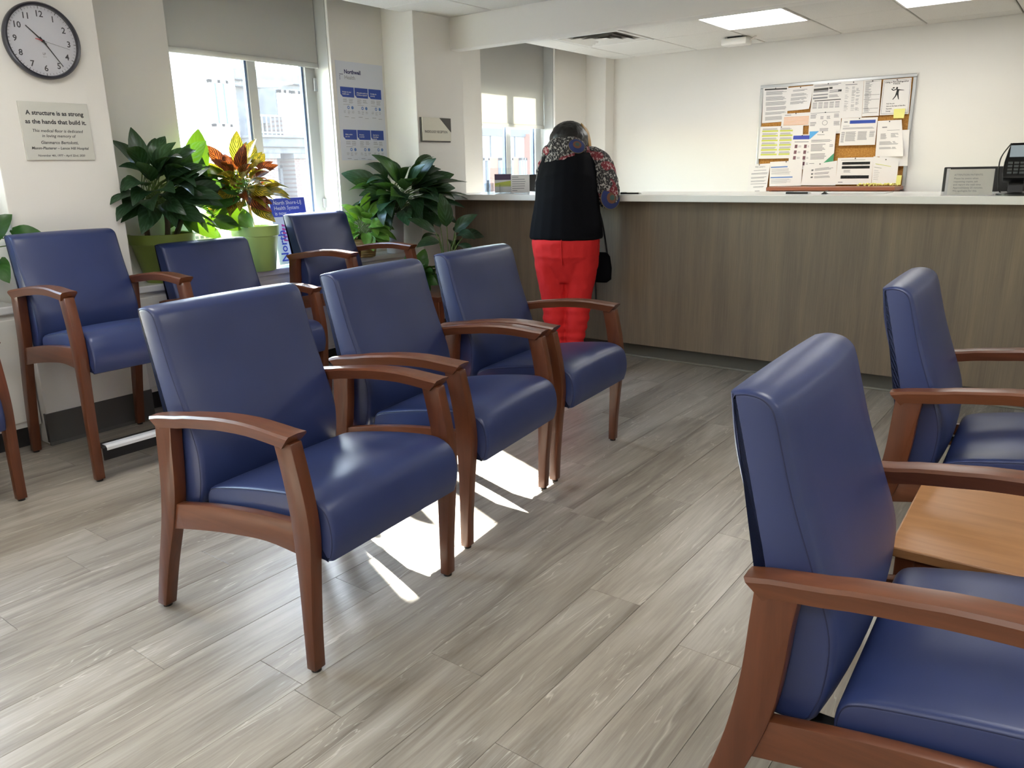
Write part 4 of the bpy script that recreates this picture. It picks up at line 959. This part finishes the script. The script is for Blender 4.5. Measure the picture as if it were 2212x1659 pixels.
# B : croton in the lime pot
t = thing('potted_plant', 'croton with yellow and rust leaves in a lime green pot on the sunny sill', 'plant', (-3.905, 2.752, LT)); pot(t, .098, .128, .255, 'potgreen', .055)
obj('cane', G().tube(cr([(0, 0, .22), (.0, -.02, .34), (.0, -.05, .48)], 5), .007, 8), M['blond'], t)
bush(t, 'crotY', (0, -.03, .40), (0.02, -.085, .46), (.19, .21, .23), 96, 5, (.65, 1.0), -.65, .002, ['crotY', 'crotR', 'crotY', 'crotR', 'crotY'])
# C : aglaonema in the white planter
t = thing('potted_plant', 'bushy dark aglaonema in a tall white planter on the ledge below the poster', 'plant', (-3.90, 3.86, LT)); pot(t, .058, .072, .27, 'potwhite', .02)
bush(t, 'dark', (0, 0, .25), (.12, -.03, .37), (.33, .30, .26), 74, 21, (.85, 1.2), -.55, flat=.12)
# D : pothos in the wicker basket
t = thing('potted_plant', 'bright green pothos spilling from a tan wicker basket behind the hip chair', 'plant', (-3.90, 3.56, LT)); pot(t, .082, .10, .12, 'wicker', .02)
bush(t, 'pothos', (0, 0, .10), (.04, .0, .19), (.16, .20, .20), 62, 31, (.75, 1.15), -.7, .0018, flat=.05)
# E : small aglaonema and low pothos on the plant table
t = thing('potted_plant', 'small spotted aglaonema with few leaves in a brown pot before the counter end', 'plant', (-3.36, 3.80, .462)); pot(t, .055, .072, .12, 'terracotta', .02)
bush(t, 'dark', (0, 0, .1), (0, 0, .31), (.19, .19, .16), 11, 44, (.72, .95), -.5, .003)
t = thing('potted_plant', 'low leafy pothos on the plant table between two chair backs', 'plant', (-3.48, 3.56, .462)); pot(t, .06, .075, .09, 'terracotta', .02)
bush(t, 'pothosd', (0, 0, .07), (.06, -.02, .10), (.15, .15, .14), 26, 51, (.7, 1.0), -.6, .002)
# F : pothos at the left edge
t = thing('potted_plant', 'trailing pothos at the left picture edge behind the hip chair', 'plant', (-3.91, 1.20, LT)); pot(t, .075, .095, .16, 'terracotta', .02)
bush(t, 'pothosd', (0, 0, .14), (.02, .02, .24), (.19, .22, .20), 26, 61, (.75, 1.05), -.8, .002)

for b, d, s_ in (((.13, .16, .30), (.35, .2, .5), 1.0), ((.15, .235, .30), (.5, .35, .05), 1.0), ((.155, .255, .265), (.5, .6, -.5), .9), ((.15, .16, .20), (.7, -.2, -.4), .9)):
    leaf_at(LV['pothosd'][1], t, b, d, .1, s_, (.7, -.5, .5))
obj('vine', G().tube(cr([(0, 0, .14), (.07, .10, .30), (.13, .16, .31), (.15, .235, .30)], 5), .0025, 5).tube(cr([(0, 0, .14), (.09, .1, .24), (.155, .255, .265)], 5), .0025, 5), M['stem'], t)

# ------------------------------------------------------------------ paper signs on the sill
def board_sign(name, label, loc, rz, lean, w, h, m, extra):
    t = thing(name, label, 'sign', mw=T(*loc) @ Matrix.Rotation(rz, 4, 'Z') @ Matrix.Rotation(lean, 4, 'X') @ frame((0, 0, 0), (1, 0, 0), (0, 0, 1)))
    b = obj('board', G().box(-w / 2, w / 2, 0, h, -.004, 0), M[m], t); extra(b); return t
def ex(b):
    g = G().box(-.13, .13, .285, .395, 0, .0008); obj('blue_band', g, M['bannerblue'], b)
    g = G()
    for i, s in enumerate(('North Shore-LIJ', 'Health System', 'is now')): put(g, text_g(s, .032, 'LEFT', .0002), -.105, .358 - i * .031, .0012)
    obj('lettering', g, M['paper'], b)
    g = G()
    for i in range(5): g.add([(-.07, .14 + i * .022, .001), (-.02, .135 + i * .022, .001), (-.07, .155 + i * .022, .001)], [(0, 1, 2)])
    obj('triangles', g, M['magenta'], b); g = G(); put(g, text_g('North', .075, 'LEFT', .001).xf(Matrix.Rotation(PI / 2, 4, 'Z')), -.055, .015, .001); obj('big_lettering', g, M['bannerblue'], b)
board_sign('banner_sign', 'white standing sign with a blue band reading North Shore-LIJ Health System behind the hip chair', (-3.985, 3.09, LT + .002), PI / 2, -.12, .26, .395, 'paper', ex)
def ex2(b): obj('teal_block', G().box(-.05, .04, .30, .39, 0, .0008), M['teal'], b); obj('print', G().box(-.06, -.02, .14, .145, 0, .0008).box(-.06, -.02, .12, .125, 0, .0008).box(-.06, -.03, .1, .105, 0, .0008), M['greyink'], b)
board_sign('flyer', 'white flyer with a teal block standing behind the croton pot', (-4.06, 2.98, LT + .002), PI / 2, -.12, .17, .42, 'paper', ex2)
def ex3(b):
    g = G()
    for i in range(5):
        for j in range(5): g.box(-.08 + i * .032, -.06 + i * .032, .16 + j * .03, .176 + j * .03, 0, .0008)
    obj('print', g, M['greyink'], b)
board_sign('calendar_sheet', 'white sheet with a grid of grey boxes in the sunlit window', (-4.075, 2.57, LT + .002), PI / 2, -.10, .22, .33, 'paper', ex3)

# ------------------------------------------------------------------ person leaning on the counter
HD = math.radians(24)
pr = thing('person', 'person in red sweatpants and black hoodie with lettered sleeves leaning over the reception counter', 'person', (-2.572, 3.972, 0), HD)
# local: +y forward (to the counter), +x right
def remesh(o, vox, it=6, disp=0.0, ds=.12):
    m = o.modifiers.new('remesh', 'REMESH'); m.mode = 'VOXEL'; m.voxel_size = vox; m.use_smooth_shade = True
    s = o.modifiers.new('smooth', 'SMOOTH'); s.iterations = it; s.factor = .5
    if disp:
        tx_ = bpy.data.textures.new('folds', 'CLOUDS'); tx_.noise_scale = ds; d = o.modifiers.new('folds', 'DISPLACE'); d.texture = tx_; d.strength = disp; d.mid_level = .5; d.texture_coords = 'LOCAL'
    return o
def body_loft(g, secs, n=20):
    """secs: (x,y,z, half width, half depth, tilt about x)"""
    rings = []
    for (x, y, z_, a, b, tl) in secs:
        R = Matrix.Rotation(tl, 3, 'X'); rings.append([Vector((x, y, z_)) + R @ Vector((a * math.cos(2 * PI * j / n), b * math.sin(2 * PI * j / n), 0)) for j in range(n)])
    return g.loft(rings)
def limb(g, pts, rad, n=14): return g.tube(cr(pts, 4), [r for r in [q[0] for q in cr([(r, 0) for r in rad], 4)]], n)
hx, hy, hz = -.035, .36, 1.345      # head centre
# body: one continuous surface
g = G()
g.ell((hx, hy, hz), (.078, .098, .115), 20, 14, Matrix.Rotation(-.55, 3, 'X'))
g.ell((hx, hy + .075, hz - .075), (.055, .05, .055)); g.ell((hx, hy + .108, hz - .055), (.014, .022, .018)); g.ell((hx, hy + .085, hz - .1), (.024, .016, .009))
for s in (-1, 1): g.ell((hx + s * .033, hy + .092, hz - .018), (.014, .012, .010)); g.ell((hx + s * .08, hy - .002, hz - .02), (.012, .02, .03))
limb(g, [(-.02, .26, 1.22), (-.03, .31, 1.28), (hx, hy - .01, hz - .02)], [.062, .056, .056])
body_loft(g, [(0, 0, .76, .17, .125, 0), (0, .0, .9, .16, .115, -.1), (0, .03, 1.02, .15, .11, -.3), (-.005, .11, 1.13, .155, .105, -.6), (-.01, .20, 1.21, .14, .085, -.9), (-.02, .26, 1.25, .07, .06, -.9)])
ARM = {1: [(.15, .20, 1.21), (.195, .15, 1.13), (.222, .09, 1.045), (.21, .18, 1.088), (.15, .29, 1.092), (.09, .38, 1.078)], -1: [(-.115, .23, 1.21), (-.130, .25, 1.14), (-.138, .24, 1.090), (-.135, .27, 1.090), (-.11, .34, 1.092), (-.06, .41, 1.078)]}
for s in (1, -1): limb(g, ARM[s], [.058, .052, .045, .042, .036, .028])
for s in (1, -1):
    limb(g, [(s * .085, 0, .78), (s * .085, .012, .6), (s * .06 , .02, .44), (s * .045, .0, .28), (s * .045 - .005, -.02, .1)], [.10, .088, .06, .055, .036])
    g.ell((s * .05, .045, .055), (.040, .105, .045))
# hands with five fingers on the countertop
for s, w_ in ((1, ARM[1][-1]), (-1, ARM[-1][-1])):
    wx, wy, wz = w_; dx = -s * .55
    d = Vector((dx, .8, 0)).normalized(); sd = Vector((d.y, -d.x, 0)); pc = Vector((wx, wy, wz)) + d * .045
    body_loft(g, [(wx, wy, wz, .026, .02, -PI / 2), (pc.x, pc.y, wz - .004, .037, .015, -PI / 2), (pc.x + d.x * .04, pc.y + d.y * .04, wz - .006, .036, .012, -PI / 2)])
    for i, (o_, L) in enumerate(((-.028, .062), (-.010, .074), (.009, .070), (.027, .055))):
        b0 = pc + d * .032 + sd * o_; p1 = b0 + d * L * .45 + Vector((0, 0, .008)); p2 = b0 + d * L * .8 + Vector((0, 0, -.006)); p3 = b0 + d * L + Vector((0, 0, -.018))
        limb(g, [tuple(b0 + Vector((0, 0, -.004))), tuple(p1), tuple(p2), tuple(p3)], [.0095, .009, .008, .007], 8)
    b0 = pc - d * .02 - sd * s * .03 * (1 if s > 0 else 1); limb(g, [tuple(b0), tuple(b0 + d * .03 - sd * s * .022), tuple(b0 + d * .058 - sd * s * .026)], [.012, .011, .008], 8)
remesh(obj('body', g, M['skin'], pr), .0065, 3)
# sweatpants
g = G()
body_loft(g, [(.0, .0, .90, .16, .115, 0), (.0, -.003, .84, .190, .145, 0), (.0, -.012, .77, .207, .168, 0), (.0, -.01, .69, .200, .160, 0), (.0, -.003, .63, .180, .128, 0), (.0, .0, .58, .165, .105, 0), (0, 0, .53, .13, .08, 0)])
for s in (1, -1):
    body_loft(g, [(s * .100, 0, .76, .100, .145, 0), (s * .096, .0, .64, .097, .122, 0), (s * .087, .008, .54, .089, .104, 0), (s * .077, .015, .44, .080, .090, 0), (s * .072, .010, .385, .074, .084, 0), (s * .070, .004, .36, .079, .088, 0), (s * .068, .0, .335, .071, .080, 0), (s * .066, -.004, .305, .078, .086, 0), (s * .064, -.008, .28, .067, .077, 0),
                  (s * .062, -.01, .25, .074, .082, 0), (s * .06, -.012, .225, .061, .070, 0), (s * .058, -.014, .20, .069, .077, 0), (s * .056, -.016, .175, .055, .064, 0), (s * .055, -.017, .15, .062, .068, 0), (s * .053, -.018, .125, .050, .057, 0), (s * .053, -.018, .09, .047, .053, 0)])
remesh(obj('sweatpants', g, M['redcloth'], pr), .0075, 3, .014, .07)
obj('centre_seam', G().tube(cr([(0, -.150, .835), (0, -.170, .80), (0, -.182, .77), (0, -.172, .70), (0, -.150, .645)], 5), .0035, 6), M['redcloth'], pr)
# hoodie: black body, lettered sleeves and hood
g = G()
body_loft(g, [(.0, .0, .785, .216, .176, 0), (.0, .0, .80, .222, .182, 0), (.0, .0, .835, .218, .176, 0), (.0, .005, .90, .208, .164, -.08), (.0, .02, 1.0, .194, .148, -.25), (-.005, .07, 1.10, .190, .138, -.5), (-.01, .14, 1.19, .180, .12, -.75), (-.015, .21, 1.255, .155, .10, -.95), (-.025, .28, 1.28, .09, .08, -1.1)])
remesh(obj('hoodie', g, M['blackcloth'], pr), .007, 4, .010, .16)
for s in (1, -1):
    g = G(); a = ARM[s]
    limb(g, [(a[0][0] - s * .06, a[0][1] + .02, a[0][2] + .025), (a[0][0] + s * .01, a[0][1], a[0][2] + .005), (a[1][0] + s * .012, a[1][1] - .015, a[1][2]), (a[2][0] + s * .012, a[2][1] - .02, a[2][2] - .02), (a[3][0] + s * .01, a[3][1], a[3][2] + .012), a[4], (a[5][0], a[5][1] - .01, a[5][2])], [.085, .085, .082, .078, .056, .050, .040])
    remesh(obj('sleeve', g, M['printcloth'], pr, label='grey lettered sleeve'), .008, 5, .016, .06)
g = G()
g.ell((-.025, .155, 1.285), (.150, .085, .060), 22, 12, Matrix.Rotation(-.65, 3, 'X')); g.ell((-.03, .085, 1.235), (.112, .055, .075), 20, 12, Matrix.Rotation(-.45, 3, 'X')); g.ell((-.03, .215, 1.308), (.130, .11, .048), 20, 10, Matrix.Rotation(-.5, 3, 'X'))
g.ell((-.04, .20, 1.325), (.10, .055, .035), 20, 10, Matrix.Rotation(-.6, 3, 'X'))
remesh(obj('hood', g, M['printcloth'], pr, label='grey lettered hood'), .007, 5, .018, .05)
# round crests on hood and sleeve
def crest(parent_name, pos, nrm, r):
    n = Vector(nrm).normalized(); u = Vector((0, 0, 1)).cross(n).normalized(); v = n.cross(u)
    for nm, m, ra, rb, off, shp in (('crest_ring', 'crestblue', r, 0, 0, 1), ('crest_edge', 'crestgold', r * 1.04, r * .98, .001, 1), ('crest_shield', 'crestorange', r * .52, 0, .002, 1), ('crest_heart', 'crestgreen', r * .25, 0, .003, 1)):
        mm = Matrix(((u.x, v.x, n.x, pos[0]), (u.y, v.y, n.y, pos[1]), (u.z, v.z, n.z, pos[2]), (0, 0, 0, 1)))
        nn = 24; g = G(); dome = lambda rr: -.30 * rr * rr / r
        rr_ = [rb + (ra - rb) * q / 3 for q in range(4)]
        rings = [[(q * math.cos(2 * PI * j / nn), q * math.sin(2 * PI * j / nn), dome(q) + off) for j in range(nn)] for q in [max(q, 1e-4) for q in rr_]]
        g.loft(rings, cap=False).xf(mm); obj(nm, g, M[m], parent_name, smooth=60)
crs = [o for o in pr.children if o.name.startswith('sleeve')][0]; hd_ = [o for o in pr.children if o.name.startswith('hood') and not o.name.startswith('hoodie')][0]
crest(crs, (.270, .018, 1.02), (.60, -.80, .12), .064); crest(hd_, (.055, .080, 1.325), (.35, -.75, .6), .050)
# hair
g = G(); g.ell((hx, hy - .016, hz + .010), (.122, .122, .120), 24, 16, Matrix.Rotation(-.35, 3, 'X')); g.ell((hx + .05, hy + .02, hz - .05), (.068, .085, .085)); g.ell((hx - .05, hy + .02, hz - .05), (.068, .085, .085))
remesh(obj('hair', g, M['hair'], pr), .007, 6, .01, .03)
g = G()
for i in range(7):
    a = .62 + i * .10; pts = [(hx + .055 + .04 * math.sin(a), hy - .03 + i * .012, hz + .112 - i * .004), (hx + .098 + .012 * math.sin(a), hy - .025 + i * .015, hz + .055), (hx + .122, hy - .005 + i * .014, hz - .02), (hx + .112, hy + .01 + i * .012, hz - .10)]
    g.tube(cr(pts, 4), [.003, .006, .007, .007, .007, .007, .007, .007, .007, .007, .006, .005, .003], 6)
obj('hair_streak', g, M['blond'], pr, smooth=60, label='blond streak')
for s in (1, -1):
    g = G(); g.loft([[(s * .05 + a * math.cos(q) , .035 + b * math.sin(q), z_) for q in [2 * PI * j / 20 for j in range(20)]] for a, b, z_ in ((.046, .125, 0), (.048, .128, .02), (.046, .12, .04))])
    g.loft([[(s * .05 + a * math.cos(q), y_ + b * math.sin(q), z_) for q in [2 * PI * j / 20 for j in range(20)]] for a, b, y_, z_ in ((.045, .118, .035, .03), (.042, .085, .005, .07), (.044, .055, -.02, .11))])
    obj('shoe', g, M['shoe'], pr, smooth=50)
# handbag on the far hip
t = thing('handbag', 'small black handbag hanging at the right hip of the leaning person', 'bag', (-2.475, 4.225, .50), .1)
obj('bag_body', G().loft([[(a * math.cos(q) if abs(math.cos(q)) < 2 else 0, b * math.sin(q), z_) for q in [2 * PI * j / 24 for j in range(24)]] for a, b, z_ in ((.04, .02, 0), (.068, .032, .02), (.07, .036, .09), (.058, .028, .16), (.04, .012, .185))]), M['blackcloth'], t, smooth=60)
obj('strap', G().tube(cr([(-.045, 0, .17), (-.06, .01, .33), (-.04, .02, .45), (0.0, .01, .36), (.04, 0, .17)], 5), .006, 6), M['black'], t)
obj('hanging_strap', G().tube([(-.035, -.01, .02), (-.03, -.012, -.08), (-.028, -.01, -.14)], .006, 6), M['black'], t); obj('zip_tag', G().box(-.06, -.05, -.036, -.03, .13, .14), M['paper'], t)

# ------------------------------------------------------------------ street outside
st = struct('street', G().box(-40, -4.6, -30, 60, -3.2, -3.0), M['asphalt'], 'street far below the windows')
def wins(parent, X, rects, fm='stucco', gm='extglass'):
    for (y0, y1, z0, z1) in rects:
        f_ = obj('window_frame', G().box(X, X + .10, y0, y1, z0, z0 + .07).box(X, X + .10, y0, y1, z1 - .07, z1).box(X, X + .10, y0, y0 + .07, z0, z1).box(X, X + .10, y1 - .07, y1, z0, z1).box(X, X + .10, (y0 + y1) / 2 - .04, (y0 + y1) / 2 + .04, z0, z1), M[fm], parent)
        obj('pane', G().box(X + .02, X + .04, y0 + .07, y1 - .07, z0 + .07, z1 - .07), M[gm], f_)
b = thing('building', 'pale stucco building across the street, behind the plants', 'building', (-16, 9, -3))
obj('facade', G().box(-4, 0, -6, 2.15, 0, 8.2), M['stucco'], b)
for (y0, y1, z0, z1) in ((1.45, 1.92, 5.22, 6.2), (-.6, .3, 5.22, 6.2), (-2.4, -1.5, 5.22, 6.2), (1.45, 1.92, 2.2, 3.4)):
    wins(b, 0.0, [(y0, y1, z0, z1)]); obj('window_ledge', G().box(0, .16, y0 - .06, y1 + .06, z0 - .09, z0), M['stucco'], b)
b = thing('building', 'grey stone house with railed balcony, bay window and brick piers across the street', 'building', (-16.3, 12.35, -3))
obj('facade', G().box(-4, 0, -1.2, 4.0, 0, 6.55), M['limestone'], b)
obj('cornice', G().box(0, .35, -1.2, 4.0, 6.25, 6.5).box(0, .22, -1.2, 4.0, 6.12, 6.25), M['limestone'], b, bevel=.03)
bay = obj('bay', G().prism([(.0, -.55), (.45, -.25), (.45, .55), (.0, .85)], 5.35, 6.12, 'z'), M['limestone'], b)
wins(b, .46, [(-.22, .12, 5.45, 6.08), (.18, .53, 5.45, 6.08)])
obj('balcony_slab', G().box(0, .75, -1.1, 3.8, 4.80, 5.0).box(0, .62, -1.05, 3.7, 4.66, 4.8).box(0, .85, -1.15, 3.9, 5.0, 5.06), M['limestone'], b, bevel=.02)
rl = obj('railing', G().box(.68, .73, -1.05, 3.7, 5.46, 5.50).box(.68, .73, -1.05, 3.7, 5.10, 5.13), M['extrail'], b)
for i in range(40): obj('baluster', G().box(.69, .715, -1.0 + i * .118, -.978 + i * .118, 5.06, 5.48), M['extrail'], rl)
for y in (-.35, 1.35, 3.0): obj('parapet_pier', G().box(.1, .74, y, y + .62, 5.06, 5.52), M['brick'], b)
for y in (-1.0, .05, 1.9): obj('brick_pier', G().box(0, .55, y, y + .55, 0, 4.55), M['brick'], b); obj('capital', G().box(-.02, .62, y - .06, y + .61, 4.55, 4.66), M['limestone'], b)
wins(b, .01, [(-.42, .02, 2.6, 4.4), (.68, 1.75, 2.6, 4.4), (2.5, 3.2, 2.6, 4.4)], 'limestone', 'darkpanel')
b = thing('building', 'low modern block with blue grey panels and orange brick seen through the far window', 'building', (-14.2, 18.6, -3))
obj('facade', G().box(-4, 0, -1.8, 6, 0, 5.75), M['concrete'], b); obj('parapet', G().box(-4, .06, -1.8, 6, 5.12, 5.32), M['darkpanel'], b); obj('upper_storey', G().box(-4.5, -.4, -1.8, 6, 5.75, 6.6), M['redbrick'], b)
obj('panel_joint', G().box(0, .03, .55, .58, 4.55, 5.15).box(0, .03, -.6, -.57, 4.55, 5.15).box(0, .03, 1.7, 1.73, 4.55, 5.15), M['darkpanel'], b)
obj('brick_pier', G().box(0, .2, 1.05, 1.35, 0, 5.2), M['redbrick'], b); obj('brick_infill', G().box(0, .04, -.75, -.3, 3.5, 4.52).box(0, .04, .35, .7, 3.5, 4.52), M['redbrick'], b)
wins(b, .02, [(-1.3, -.78, 3.3, 4.52), (-.27, .33, 3.3, 4.52), (.72, 1.02, 3.3, 4.52)], 'concrete', 'darkpanel')
